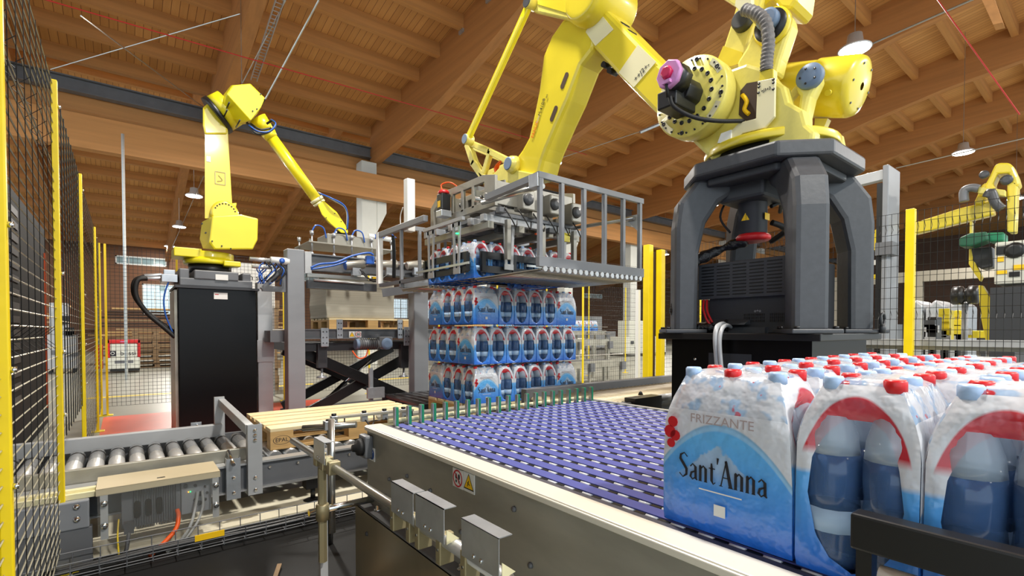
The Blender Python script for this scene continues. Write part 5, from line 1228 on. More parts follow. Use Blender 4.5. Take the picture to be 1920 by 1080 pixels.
# vacuum tool
t = thing('vacuum_gripper', (2.3, 6.6, 2.2), 'flat steel vacuum gripper plate with suction rods under the left robot wrist', 'gripper')
pl = pt(668, 466, Y=6.6); z0 = pl.z
MB().b2((1.80, 6.30, z0 - .03), (2.95, 6.95, z0 - .015)).build('tool_plate', 'gripper_alu', t)
MB().b2((2.05, 6.38, z0 - .015), (2.75, 6.8, z0 + .12)).build('vacuum_box', 'gripper_alu', t, bevel=.01)
MB().b2((c.x - .15, 6.5, z0 + .12), (c.x + .15, 6.75, z0 + .15)).build('adapter_plate', 'gripper_alu', t, bevel=.004)
m = MB(); m.tube((2.62, 6.45, z0 + .16), (2.95, 6.45, z0 + .15), .035); m.build('vacuum_pump', 'white', t); MB().tube((2.70, 6.45, z0 + .158), (2.80, 6.45, z0 + .155), .038).build('pump_band', 'blue_hose', t)
for x, y in ((1.85, 6.34), (2.0, 6.9), (2.12, 6.34), (2.35, 6.34), (2.62, 6.34), (2.9, 6.34), (2.9, 6.9), (1.85, 6.9)):
    m = MB(); m.tube((x, y, z0 - .14), (x, y, z0 + .07), .011, n=8); m.lathe((x, y, z0 - .18), [(.03, 0), (.012, .04)], 12); m.tube((x, y, z0 + .07), (x, y, z0 + .12), .022, n=10); m.build('suction_rod', 'zinc', t)
m = MB()
for x in (1.85, 2.12, 2.35): m.path([(x, 6.34, z0 + .11), (x + .05, 6.34, z0 + .19), (x + .14, 6.34, z0 + .17), (x + .18, 6.36, z0 + .05)], .009)
m.path([(2.8, 6.4, z0 + .14), (2.9, 6.4, z0 + .22), (3.0, 6.4, z0 + .17)], .008); m.build('air_hose', 'blue_hose', t)
# light grey post behind the plinth
o = MB().b2((1.24, 6.38, 0), (1.40, 6.52, 1.72)).build('grey_post', 'grey_light', bevel=.006); tag(o, 'light grey steel post right behind the black plinth', 'post')
o = MB().b2((1.23, 6.366, .78), (1.41, 6.379, 1.04)).build('cover_plate', 'grey_light', bevel=.002); tag(o, 'light grey bolted cover plate on the post beside the black plinth', 'plate')

# ================================================================ grey portal frame and sheet lift
t = thing('portal_frame', (1.53, 5.92, 0), 'grey steel portal frame with pneumatic clamps in front of the grey sheet pile', 'frame')
MB().b2((1.44, 5.85, 0), (1.625, 6.02, 2.065)).build('post', 'grey_paint', t, bevel=.01)
MB().b2((2.99, 5.85, 0), (3.20, 6.02, 2.04)).build('post', 'grey_paint', t, bevel=.01)
m = MB(); m.b2((1.625, 5.90, 1.84), (3.9, 5.93, 2.03)); m.b2((1.625, 5.86, 2.02), (3.9, 5.97, 2.035)); m.b2((1.625, 5.86, 1.84), (3.9, 5.97, 1.852)); m.build('cross_beam', 'grey_mid', t)
m = MB(); m.b2((1.627, 5.845, 1.80), (1.70, 5.86, 2.05)); m.build('end_bracket', 'grey_light', t, bevel=.003)
m = MB(); m.b2((1.64, 5.80, 1.76), (2.35, 5.84, 1.80)); m.build('guide_rail', 'steel', t); m = MB(); m.b2((1.64, 5.78, 1.63), (2.45, 5.86, 1.72)); m.build('slide_unit', 'charcoal', t)
m = MB(); m.tube((1.70, 5.76, 1.725), (2.28, 5.76, 1.715), .014); m.build('slide_rod', 'alu', t); MB().b2((2.40, 5.78, 1.77), (2.52, 5.82, 1.81)).build('yellow_block', 'sign_yellow', t)
for px in (655, 718, 770):
    c = pt(px, 496, Y=5.80)
    o = MB().tube((c.x - .05, 5.80, c.z - .02), (c.x + .18, 5.80, c.z + .02), .055, n=16).build('air_cylinder', 'gripper_alu', t, bevel=.004)
    MB().tube((c.x - .055, 5.80, c.z - .022), (c.x - .045, 5.80, c.z - .02), .048, n=16).build('cylinder_cap', 'white' if px > 700 else 'blue_hose', o)
    m = MB(); m.tube((c.x + .18, 5.80, c.z + .02), (c.x + .35, 5.80, c.z + .05), .02); m.build('piston_rod', 'chrome', o)
    MB().b2((c.x + .02, 5.74, c.z - .13), (c.x + .12, 5.80, c.z - .04)).build('valve', 'zinc', o)
c = pt(692, 490, Y=5.75); MB().b2((c.x - .05, 5.70, c.z - .04), (c.x + .05, 5.76, c.z + .06)).build('valve_block', 'blue_hose', t, bevel=.01)
m = MB(); m.path([pt(583, 502, Y=5.7), pt(600, 495, Y=5.7), pt(630, 492, Y=5.7), pt(660, 480, Y=5.7), pt(690, 474, Y=5.68), pt(700, 478, Y=5.68)], .012); m.path([pt(583, 505, Y=5.7), pt(625, 498, Y=5.7), pt(650, 490, Y=5.7)], .01); m.build('air_hose', 'blue_hose', t)
m = MB(); m.path([pt(675, 505, Y=5.7), pt(690, 522, Y=5.65), pt(710, 522, Y=5.65), pt(716, 500, Y=5.7)], .009); m.path([pt(680, 508, Y=5.7), pt(700, 528, Y=5.65), pt(728, 515, Y=5.65)], .008); m.build('air_hose', 'black', t)
m = MB(); m.bar((2.55, 5.85, 1.62), (3.6, 5.4, 1.80), .06, .10); m.build('diagonal_beam', 'grey_mid', t)
MB().b2((1.425, 5.845, .0), (1.44, 5.86, .12)).build('red_strip', 'orange', t)
# clamp unit left of the post
c = pt(510, 492, Y=5.9); t2 = thing('clamp_unit', (c.x, 5.9, c.z), 'pneumatic clamp with chrome cylinders and tangled blue tubes left of the grey portal post', 'clamp')
m = MB(); m.tube((c.x - .22, 5.9, c.z + .02), (c.x + .02, 5.9, c.z + .02), .022); m.tube((c.x - .20, 5.9, c.z - .06), (c.x + .0, 5.9, c.z - .06), .018); m.build('cylinder', 'alu', t2)
o = MB().tube((c.x - .02, 5.88, c.z + .02), (c.x + .17, 5.88, c.z + .02), .04, n=16).build('cylinder', 'white', t2); m = MB(); m.lathe((c.x + .09, 5.838, c.z + .02), [(0, -.002), (.03, 0), (.03, .004)], 16, 'Y'); m.build('blue_badge', 'blue_sign', o)
m = MB(); random.seed(5)
for k in range(7):
    p = [(c.x - .05 + random.uniform(-.05, .12), 5.88 + random.uniform(-.05, .05), c.z - .02)]
    for j in range(3): p.append((p[-1][0] + random.uniform(-.09, .06), 5.88 + random.uniform(-.06, .06), c.z - .08 - .08 * j))
    m.path(p, .007, n=6)
m.build('air_hose', 'blue_hose', t2); m = MB()
for k in range(4):
    x = c.x - .08 + k * .05; m.path([(x, 5.86, c.z), (x + .06, 5.83, c.z - .1), (x - .04, 5.85, c.z - .22)], .008, n=6)
m.build('cable', 'black', t2); m = MB(); m.bar((c.x - .1, 5.92, c.z - .3), (c.x + .16, 5.92, c.z + .0), .05, .05); m.b2((c.x - .1, 5.9, c.z - .32), (c.x + .2, 5.94, c.z - .26)); m.b2((c.x + .1, 5.9, c.z - .3), (c.x + .17, 5.96, c.z + .06)); m.build('bracket', 'grey_mid', t2)
# lift table
t = thing('lift_table', (2.2, 6.6, 0), 'grey scissor lift roller table carrying the sheet pile behind the portal frame', 'lift table')
m = MB(); m.b2((1.50, 6.04, 1.06), (3.55, 6.08, 1.165)); m.b2((1.50, 6.02, 1.155), (3.55, 6.09, 1.17)); m.b2((1.50, 6.02, 1.05), (3.55, 6.09, 1.062)); m.build('front_beam', 'grey_mid', t)
m = MB(); m.b2((1.30, 6.04, 1.02), (1.50, 6.34, 1.15)); m.build('end_bracket', 'grey_mid', t)
MB().b2((1.50, 7.5, 1.05), (3.55, 7.54, 1.17)).build('rear_beam', 'grey_mid', t)
q = MB().tube((0, 6.1, 0), (0, 7.5, 0), .035, n=12).mesh('roller', 'steel', (0, 0, 0))
for i in range(16): o = bpy.data.objects.new('roller', q); COL.objects.link(o); o.parent = t; o.location = Vector((1.6 + .125 * i, 0, 1.135)) - wloc(t)
MB().b2((1.6, 6.15, .90), (3.5, 7.4, 1.0)).build('table_deck', 'charcoal_dark', t); MB().b2((1.7, 6.2, .0), (3.4, 7.35, .07)).build('base_frame', 'charcoal_dark', t)
for y in (6.28, 7.25):
    for s in (0, 1):
        a = (1.72, y + .07 * s, .10 if s else .88); b = (3.35, y + .07 * s, .88 if s else .10); MB().bar(a, b, .05, .13).build('scissor_arm', 'black', t, bevel=.004)
m = MB(); m.tube((1.95, 6.6, .1), (2.35, 6.6, .45), .035); m.build('ram', 'black', t); MB().tube((2.35, 6.6, .45), (2.7, 6.6, .75), .018).build('ram_rod', 'chrome', t)
for px, y0, y1, w_ in ((608, 615, 650, .09), (636, 599, 635, .07), (749, 599, 635, .07), (762, 613, 648, .09)):
    a, b = pt(px, y0, Y=6.02), pt(px, y1, Y=6.02); o = MB().b2((a.x - w_ / 2, 5.995, b.z), (a.x + w_ / 2, 6.02, a.z)).build('bracket_plate', 'zinc', t, bevel=.004)
    mb = MB()
    for sx in (-.22, .22):
        for sz in (.2, .5, .8): mb.lathe((a.x + sx * w_, 5.995, b.z + (a.z - b.z) * sz), [(0, -.008), (.008, -.006), (.009, 0)], 8, 'Y')
    mb.build('slot_bolt', 'charcoal', o)
for px in (604, 758):
    a, b = pt(px, 645, Y=6.1), pt(px, 690, Y=6.1); o = MB().b2((a.x - .055, 6.08, b.z), (a.x + .055, 6.16, a.z)).build('hanger_leg', 'charcoal_dark', t, bevel=.004); MB().lathe((a.x, 6.12, b.z - .12), [(.07, 0), (.05, .02), (.014, .03), (.014, .12)], 14).build('levelling_foot', 'zinc', o)
def ysign(px, py, Y, s, par, kind):
    c = pt(px, py, Y=Y); o = MB().b2((c.x - s / 2, Y, c.z - s / 2), (c.x + s / 2, Y + .003, c.z + s / 2)).build('sign', 'white', par)
    if kind == 't':
        MB().prism([(c.x - s * .45, Y - .001, c.z - s * .38), (c.x + s * .45, Y - .001, c.z - s * .38), (c.x, Y - .001, c.z + s * .42)], (0, .0005, 0)).build('triangle_border', 'ink', o); MB().prism([(c.x - s * .36, Y - .002, c.z - s * .33), (c.x + s * .36, Y - .002, c.z - s * .33), (c.x, Y - .002, c.z + s * .32)], (0, .0005, 0)).build('triangle', 'sign_yellow', o)
    else:
        m = MB(); m.lathe((c.x, Y - .001, c.z), [(s * .46, 0), (s * .46, .001)], 24, 'Y'); m.build('red_disc', 'ink_red', o); m = MB(); m.lathe((c.x, Y - .002, c.z), [(s * .37, 0), (s * .37, .001)], 24, 'Y'); m.build('inner_disc', 'white', o)
        m = MB()
        for k in (-1, 1): m.b2((c.x + k * s * .12 - s * .07, Y - .003, c.z - s * .22), (c.x + k * s * .12 + s * .07, Y - .0025, c.z + s * .22))
        m.build('footprint', 'ink', o)
ysign(660, 627, 6.018, .075, t, 't'); ysign(672, 627, 6.018, .075, t, 'r')
a = pt(690, 645, Y=5.95); o = MB().tube((a.x - .13, 5.93, a.z), (a.x + .12, 5.93, a.z), .062, n=16).build('drive_motor', 'grey_mid', t); MB().tube((a.x - .17, 5.93, a.z), (a.x - .13, 5.93, a.z), .066, n=16).build('fan_cover', 'bluish', o)
mb = MB()
for k in range(8): mb.tube((a.x - .1 + k * .027, 5.93, a.z), (a.x - .09 + k * .027, 5.93, a.z), .068, n=16)
mb.build('motor_fin', 'charcoal', o)['kind'] = 'stuff'
MB().lathe((a.x + .22, 5.86, a.z + .0), [(.04, 0), (.075, .01), (.075, .14)], 20, 'Y').build('gearbox', 'bluish', o, bevel=.005); MB().b2((a.x + .12, 5.88, a.z - .05), (a.x + .3, 5.98, a.z + .09)).build('gearbox_body', 'grey_mid', o, bevel=.01)
m = MB(); m.path([(a.x - .02, 5.9, a.z - .06), (a.x - .05, 5.9, a.z - .15), (a.x - .14, 5.9, a.z - .17), (a.x - .2, 5.95, a.z - .08)], .009); m.build('motor_cable', 'orange', o)
# pile of grey card sheets on a pallet
p3 = dup(pal, (2.12, 6.55, 1.17), 0, 'wooden pallet under the pile of grey card sheets'); 
for ch in list(kids(p3)):
    if ch.name.startswith('stamp'): bpy.data.objects.remove(ch)
m = MB(); b0, b1 = pt(612, 600, Y=6.60), pt(729, 600, Y=6.60); zs = [1.316, 1.36, 1.50, 1.66, 1.78, 1.845]; bul = [0, .004, -.006, .004, .0, -.012]
vs = []
for z, u_ in zip(zs, bul): vs += [(b0.x + u_, 6.60 - u_ * .5, z), (3.06 + u_ * .6, 6.60 - u_ * .5, z), (3.06 + u_ * .6, 7.33, z), (b0.x + u_ * 1.5, 7.33, z)]
m.add(vs, [(3, 2, 1, 0)] + [(4 * k + i, 4 * k + (i + 1) % 4, 4 * k + 4 + (i + 1) % 4, 4 * k + 4 + i) for k in range(5) for i in range(4)] + [(20, 21, 22, 23)])
o = m.build('sheet_pile', 'paper_grey', bevel=.01); tag(o, 'neat pile of grey card sheets waiting on the lift table', 'sheet pile')
o = MB().b2((b0.x - .02, 6.58, 1.846), (3.07, 7.34, 1.852)).build('card_sheet', 'paper_grey'); tag(o, 'single card sheet lying on top of the grey pile', 'sheet')
# low dark roller conveyor behind the stack
t = thing('roller_conveyor', (3.4, 5.2, 0), 'low dark roller conveyor in the gap behind the wooden pallet and bottle stack', 'conveyor')
for y in (4.72, 5.72): MB().b2((2.5, y, .22), (4.6, y + .04, .36)).build('side_beam', 'charcoal_dark', t)
q = MB().tube((0, 4.76, 0), (0, 5.72, 0), .03, n=10).mesh('roller', 'grey_mid')
for i in range(18): o = bpy.data.objects.new('roller', q); COL.objects.link(o); o.parent = t; o.location = Vector((2.56 + .118 * i, 0, .34)) - wloc(t)
for x in (2.6, 4.5):
    for y in (4.74, 5.74): MB().b2((x - .03, y - .02, 0), (x + .03, y + .04, .22)).build('leg', 'charcoal_dark', t)
m = MB(); m.b2((2.2, 5.40, .0), (2.24, 5.44, .72)); m.b2((2.16, 5.36, .38), (2.36, 5.40, .50)); tag(m.build('stop_post', 'zinc'), 'slim zinc stop post with bracket behind the pale pallet', 'post')
# ================================================================ infeed roller table right of the blue belt
t = thing('infeed_table', (4.0, 2.4, 0), 'beige topped roller table between the blue belt and the yellow double post', 'roller table')
MB().b2((2.28, 2.72, .60), (5.55, 2.78, .725)).build('far_rail', 'grey_mid', t, bevel=.004)
MB().b2((2.28, 2.14, .56), (5.55, 2.18, .66)).build('near_rail', 'grey_mid', t)
q = MB().tube((0, 2.18, 0), (0, 2.72, 0), .022, n=10).mesh('roller', 'beige_top')
for i in range(64): o = bpy.data.objects.new('roller', q); COL.objects.link(o); o.parent = t; o.location = Vector((2.34 + .05 * i, 0, .645)) - wloc(t)
MB().b2((2.3, 2.2, .58), (5.5, 2.7, .61)).build('table_bed', 'charcoal', t)
for x in (2.4, 3.9, 5.4):
    for y in (2.2, 2.7): MB().b2((x - .03, y - .03, 0), (x + .03, y + .03, .6)).build('leg', 'grey_mid', t)
m = MB(); m.tube((2.35, 2.13, .63), (3.6, 2.13, .63), .035); m.b2((2.7, 2.08, .60), (3.0, 2.17, .69)); m.build('drive_shaft', 'black', t); MB().tube((3.0, 2.12, .66), (3.2, 2.12, .66), .03).build('shaft_sleeve', 'grey_light', t)
MB().lathe((3.05, 2.3, .667), [(.02, 0), (.012, .02), (0, .03)], 8).build('knob', 'black', t)
t = thing('belt_end_rail', (2.1, 2.5, .3), 'low steel rail with brackets between the green pins and the bottle stack', 'rail')
m = MB(); m.bar((1.35, 3.2, .56), (2.3, 2.95, .60), .10, .015); m.build('plate', 'steel_brushed', t)
for x in (1.5, 1.9, 2.2): MB().b2((x - .02, 3.05, 0), (x + .02, 3.1, .55)).build('rail_post', 'grey_mid', t)
MB().tube((1.3, 3.2, .50), (2.6, 2.86, .54), .014).build('round_rail', 'cream', t)
# ================================================================ background, left: dark cabinets behind the fence
for i, (y0, y1, h, lb) in enumerate(((0.3, 1.6, 2.9, 'dark louvred cabinet behind the fence, nearest the camera'), (1.7, 3.0, 3.2, 'second dark louvred cabinet behind the left fence'), (3.1, 5.6, 2.5, 'long dark cabinet behind the middle of the left fence'), (5.8, 8.4, 2.4, 'farthest dark cabinet behind the left fence'))):
    t = thing('dark_cabinet', (-1.1, y0, 0), lb, 'cabinet', 'dark cabinets behind the fence'); b = MB().b2((-1.5, y0, 0), (-.75, y1, h)).build('cabinet_body', 'cabinet_black', t, bevel=.01)
    m = MB()
    k = 0
    while .5 + k * .12 < h - .2 and k < 16: m.b2((-.755, y0 + .15, .5 + k * .12), (-.742, y0 + .55, .56 + k * .12)); k += 1
    m.build('louvre', 'charcoal_dark', t)['kind'] = 'stuff'
    MB().b2((-.748, y1 - .12, .2), (-.735, y1 - .09, h - .3)).build('edge_strip', 'orange', t)
# ================================================================ automated cart
c = pt(233, 699, Z=0); AX_, AY_ = c.x, c.y
t = thing('automated_cart', (AX_, AY_, 0), 'small white and red automated cart with the word bossi, beyond the back fence', 'cart')
MB().b2((AX_ - .35, AY_, .10), (AX_ + .35, AY_ + .7, .42)).build('lower_body', 'machine_white', t, bevel=.03)
MB().b2((AX_ - .30, AY_ + .04, .42), (AX_ + .30, AY_ + .6, .80)).build('upper_body', 'machine_white', t, bevel=.03)
m = MB(); m.b2((AX_ - .36, AY_ + .02, .42), (AX_ - .30, AY_ + .6, .90)); m.b2((AX_ + .30, AY_ + .02, .42), (AX_ + .36, AY_ + .6, .90)); m.b2((AX_ - .36, AY_ + .02, .80), (AX_ + .36, AY_ + .6, .90)); m.build('red_frame', 'red', t, bevel=.01)
MB().b2((AX_ - .46, AY_ + .4, .1), (AX_ - .62, AY_ + .9, .75)).build('side_shield', 'red', t)
MB().b2((AX_ - .2, AY_ - .004, .26), (AX_ + .2, AY_ + .0, .34)).build('grille', 'grey_mid', t); MB().b2((AX_ - .30, AY_ + .0, .04), (AX_ + .34, AY_ + .5, .10)).build('bumper', 'black', t)
text('printed_word', 'bossi', .17, basis((AX_ + .09, AY_ + .034, .53), (1, 0, 0), (0, 0, 1)), 'ink', t)
m = MB(); m.b2((AX_ - .31, AY_ + .03, .46), (AX_ - .17, AY_ + .04, .60)); o = m.build('logo_square', 'ink', t); text('logo_ring', 'O', .12, basis((AX_ - .24, AY_ + .028, .53), (1, 0, 0), (0, 0, 1)), 'white', o)
MB().b2((AX_ - .08, AY_ + .012, .84), (AX_ + .06, AY_ + .02, .86)).build('status_light', 'magenta', t)
# ================================================================ background: pallet stacks, planks, machines
random.seed(11)
base = MB()
base.mat(0)
for y in (0, .33, .7): base.b2((0, y, 0), (1.2, y + .1, .02))
for x in (0, .53, 1.06):
    for y in (0, .33, .7): base.b2((x, y, .02), (x + .14, y + .1, .10))
for a, b in [(0, .145), (.1875, .2875), (.3275, .4725), (.5125, .6125), (.655, .80)]: base.b2((0, a, .10), (1.2, b, .144))
bpm = base.mesh('stored_pallet', 'pallet_old')
spots = [(1.15, 10.2, 12, 'behind the plinth, left stack seen beside the grey portal post'), (0.2, 19.0, 8, 'far left behind the cart'), (1.55, 19.6, 13, 'far left beneath the bright window'), (3.2, 20.2, 7, 'behind the black plinth')]
for sx, sy, n, wd in spots:
    for k in range(n):
        o = bpy.data.objects.new('stored_pallet', bpm); COL.objects.link(o); o.location = (sx + random.uniform(-.03, .03), sy + random.uniform(-.03, .03), .144 * k); o.rotation_euler.z = random.uniform(-.03, .03)
        pos_ = 'at the bottom' if k == 0 else 'on top' if k == n - 1 else 'number %s up' % ['', 'two', 'three', 'four', 'five', 'six', 'seven', 'eight', 'nine', 'ten', 'eleven', 'twelve', 'thirteen'][k]
        tag(o, 'old brown pallet %s, stack %s' % (pos_, wd if len(wd) < 40 else 'beside the grey portal post'), 'pallet', 'stacked old pallets')
for i, (x, y, z, n) in enumerate(((-3.2, 21.5, 1.3, 8), (.2, 21.3, 1.2, 12), (4.2, 22.6, 1.6, 6))):
    t = thing('plank_rack', (x, y, 0), ['left rack of loose planks and boards in the far storage', 'middle rack of loose planks in the far storage', 'right rack of boards below the far window'][i], 'rack')
    for k in range(4): MB().b2((x - .9 + (k % 2) * 2.4, y + (k // 2) * .8, 0), (x - .82 + (k % 2) * 2.4, y + .08 + (k // 2) * .8, z + .9)).build('rack_post', 'grey_mid', t)
    for k in range(n + 6):
        zz = .2 + (z + .6) * k / (n + 6); L = random.uniform(1.4, 2.6); MB().box((x + .3 + random.uniform(-.3, .3), y + .4, zz), (L, .5 + random.uniform(0, .4), .05), rz=random.uniform(-.08, .08)).build('plank', random.choice(('pallet_old', 'brown_dark', 'cardboard', 'pine_dark')), t)
def machine(name, x, y, w_, d_, h, mt, lb, cat='machine', n=5, grp=None):
    t = thing(name, (x, y, 0), lb, cat, grp)
    MB().b2((x, y, .12), (x + w_, y + d_, h * .55)).build('machine_body', mt, t, bevel=.01)
    MB().b2((x + w_ * .1, y + .05, h * .55), (x + w_ * .7, y + d_ * .8, h)).build('machine_head', mt, t, bevel=.02)
    for k in range(4): MB().b2((x + .02 + (k % 2) * (w_ - .1), y + (k // 2) * (d_ - .08), 0), (x + .08 + (k % 2) * (w_ - .1), y + .08 + (k // 2) * (d_ - .08), .12)).build('foot', 'black', t)
    for k in range(n):
        a = x + random.uniform(.05, w_ * .7); z = random.uniform(.2, h * .8); MB().b2((a, y - .03, z), (a + random.uniform(.08, .3), y, z + random.uniform(.06, .25))).build('control_panel', random.choice(('grey_mid', 'black', 'grey_light', 'charcoal')), t)
    return t
machine('grey_machine', 1.35, 17.9, .7, .6, 1.25, 'grey_mid', 'grey machine behind the cart with small dark panels'); machine('grey_machine', 2.6, 17.3, .9, .6, 1.0, 'charcoal', 'dark machine left of the black plinth, beyond the fence')
machine('grey_machine', -1.6, 17.9, .6, .6, 1.9, 'grey_light', 'pale tall machine at the far left edge of the storage')
t = thing('striped_bollard', (1.35, 15.0, 0), 'red and white striped bollard beyond the back fence', 'bollard')
for k in range(6): MB().tube((1.35, 15.0, .05 + k * .14), (1.35, 15.0, .19 + k * .14), .035).build('stripe_band', 'red' if k % 2 else 'white', t)
MB().b2((1.15, 14.9, 0), (1.6, 15.15, .05)).build('base', 'grey_light', t)
# banner panel behind the left robot
c = pt(465, 520, Y=9.4); t = thing('banner_panel', (c.x, 9.4, 0), 'white panel with dark lettering behind the left robot base', 'panel'); MB().b2((c.x - .35, 9.4, 1.55), (c.x + .42, 9.44, 2.30)).build('panel_board', 'white', t)
for x in (-.3, .37): MB().b2((c.x + x, 9.41, 0), (c.x + x + .04, 9.43, 1.55)).build('panel_leg', 'grey_light', t)
text('printed_word', 'on soli', .13, basis((c.x + .12, 9.398, 2.06), (1, 0, 0), (0, 0, 1)), 'ink', t); text('printed_word', 'dh', .12, basis((c.x + .2, 9.398, 1.88), (1, 0, 0), (0, 0, 1)), 'ink', t)
# middle distance conveyors right of the stack
def conveyor(x0, x1, y, z, lb, bottles=False, mt='steel_brushed'):
    t = thing('line_conveyor', ((x0 + x1) / 2, y, 0), lb, 'conveyor')
    for yy in (y, y + .5): MB().b2((x0, yy, z - .14), (x1, yy + .03, z)).build('side_beam', mt, t)
    MB().b2((x0, y + .03, z - .05), (x1, y + .5, z - .02)).build('belt', 'charcoal', t); MB().tube((x0, y - .03, z + .12), (x1, y - .03, z + .12), .012, n=6).build('guide_rail', 'steel', t)
    n = int((x1 - x0) / .9)
    for k in range(n + 1):
        x = x0 + (x1 - x0) * k / n; MB().b2((x - .025, y, 0), (x + .025, y + .05, z - .14)).build('leg', mt, t); MB().b2((x - .025, y + .47, 0), (x + .025, y + .53, z - .14)).build('leg', mt, t)
        MB().b2((x - .05, y - .06, z - .22), (x + .08, y, z - .05)).build('drive_unit', 'grey_mid', t)
    if bottles:
        for k in range(int((x1 - x0 - .3) / .3)): make_pack((x0 + .25 + k * .3, y + .27, z - .018), 0, 'small distant water pack on the far line, number %s along it' % ['one', 'two', 'three', 'four', 'five', 'six', 'seven', 'eight', 'nine', 'ten', 'eleven', 'twelve', 'thirteen', 'fourteen'][k], 'water packs on the far line conveyor', CB, textside=())
    return t
conveyor(4.6, 8.6, 7.0, .52, 'low steel conveyor seen just right of the bottle stack'); conveyor(5.0, 9.0, 7.7, .95, 'higher steel conveyor behind the low one, right of the bottle stack'); conveyor(8.0, 12.5, 10.8, 1.15, 'distant steel conveyor carrying blue water packs', True)
conveyor(6.2, 9.5, 3.1, .9, 'steel conveyor behind the legs of the black stand')
machine('white_machine', 9.2, 12.6, 1.2, .8, 1.7, 'machine_white', 'white machine with dark openings right of the bottle stack'); machine('white_machine', 13.5, 15.0, 2.4, .9, 1.5, 'machine_white', 'long white machine in the far middle of the hall')
machine('white_machine', 17.5, 14.0, 3, .9, 1.6, 'machine_white', 'distant white machine beyond the yellow double post'); machine('grey_machine', 20, 20, 4, 1.2, 2.0, 'grey_light', 'very distant grey machine row at the far wall')
t = thing('wooden_crate', (9.4, 13.9, 0), 'pale wooden crate on a stand right of the bottle stack', 'crate')
for k in range(4): MB().b2((9.0, 13.8, 1.6 + k * .13), (10.7, 13.85, 1.72 + k * .13)).build('plank', 'pine', t)
for k in range(5): MB().b2((9.0 + k * .41, 13.76, 1.58), (9.08 + k * .41, 13.8, 2.12)).build('batten', 'pine_dark', t)
MB().b2((9.0, 13.85, 0), (10.7, 14.6, 1.58)).build('stand', 'pine_dark', t)
# ================================================================ right: lift column, robot, cabinets
t = thing('lift_column', (7.3, 1.9, 0), 'grey steel lift column with chain and horizontal arm behind the right leg of the stand', 'column')
a = pt(1655, 310, Y=1.9); b = pt(1678, 310, Y=1.9); X0, X1, zt = a.x, b.x, a.z
MB().b2((X0, 1.84, 0), (X1 - .02, 1.9, zt)).build('column_profile', 'grey_paint', t, bevel=.01)
MB().b2((X0 + .02, 1.905, .3), (X0 + .06, 1.96, zt - .2)).build('chain', 'black', t); c = pt(1600, 345, X=X0 + .1); MB().bar((X0 + .08, 1.9, zt - .1), (X0 + .08, 2.6, zt - .14), .10, .12).build('top_arm', 'grey_light', t, bevel=.006)
MB().b2((X0 - .05, 1.78, 2.05), (X0 + .18, 1.95, 2.2)).build('carriage', 'grey_mid', t)
t = thing('yellow_gripper_arm', (X0 + .3, 2.5, 0), 'yellow mechanical tool with slanted yellow bars beside the grey lift column', 'tool')
XX = X0 + .45
m = MB(); pxprism(m, [(1634, 440), (1642, 430), (1650, 445), (1664, 608), (1655, 610), (1646, 500)], XX, .06); m.build('slanted_bar', 'yellow_post', t); m = MB(); pxprism(m, [(1655, 480), (1665, 480), (1672, 608), (1662, 610)], XX + .1, .06); m.build('slanted_bar', 'yellow_post', t)
for y in (460, 488, 515): 
    m = MB(); pxprism(m, [(1630, y), (1652, y - 1), (1652, y + 8), (1630, y + 9)], XX - .02, .04); m.build('cross_piece', 'white' if y == 488 else 'yellow_post', t)
m = MB(); pxprism(m, [(1640, 610), (1680, 608), (1680, 645), (1640, 647)], XX, .3); m.build('tool_base', 'grey_mid', t)
# right robot
RXX = 8.6
t = thing('industrial_robot', (RXX, .9, 0), 'distant yellow robot at the right edge behind the mesh fence', 'robot')
def rp(name, pts, dx, th, mt='yellow', bev=.02):
    m = MB(); pxprism(m, pts, RXX + dx, th); return m.build(name, mt, t, bevel=bev)
rp('upper_arm', [(1853, 335), (1865, 310), (1872, 305), (1892, 305), (1900, 312), (1908, 330), (1912, 345), (1905, 352), (1896, 345), (1892, 325), (1870, 326), (1862, 345), (1868, 352), (1855, 360), (1845, 350)], 0, .25)
rp('link_arm', [(1842, 345), (1855, 340), (1862, 352), (1840, 385), (1825, 382)], .1, .2); rp('link_bar', [(1835, 350), (1885, 356), (1885, 368), (1832, 362)], -.1, .1, 'yellow_cast', .01)
rp('main_post', [(1888, 340), (1908, 340), (1906, 370), (1903, 435), (1888, 435)], 0, .25); rp('boom', [(1712, 418), (1800, 390), (1860, 376), (1865, 402), (1800, 418), (1712, 440)], .15, .14, 'yellow'); 
rp('wrist_strut', [(1818, 415), (1823, 415), (1822, 470), (1832, 500), (1842, 520), (1838, 528), (1826, 512), (1816, 495)], .1, .1, 'yellow', .01); rp('fork', [(1834, 535), (1842, 535), (1858, 560), (1858, 640), (1848, 640), (1838, 590)], 0, .12, 'yellow', .01)
m = MB(); m.path([pt(1808, 378, X=RXX - .1), pt(1808, 358, X=RXX - .1), pt(1822, 352, X=RXX - .1), pt(1835, 354, X=RXX - .1)], .05); m.build('hose', 'grey_mid', t); m = MB(); m.path([pt(1850, 370, X=RXX - .15), pt(1858, 360, X=RXX - .15), pt(1866, 380, X=RXX - .15), pt(1878, 392, X=RXX - .15)], .05); m.build('hose', 'charcoal', t)
for a, b, r in ((1887, 337, .06), (1845, 327, .05)): c = pt(a, b, X=RXX - .02); MB().lathe((RXX - .03, c.y, c.z), [(r * .5, 0), (r, .01), (r, .05)], 16, 'X').build('joint_pin', 'charcoal', t)
m = MB(); c = pt(1850, 455, X=RXX); m.b2((RXX - .2, c.y - .05, c.z - .55), (RXX + .2, c.y + .05, c.z - .1)); rp('dark_joint', [(1820, 465), (1860, 462), (1862, 500), (1840, 505), (1820, 490)], .1, .3, 'charcoal_dark')
t2 = thing('green_gripper', (RXX, 1.4, 2.2), 'dark green gripper housing hanging from the distant right robot', 'gripper')
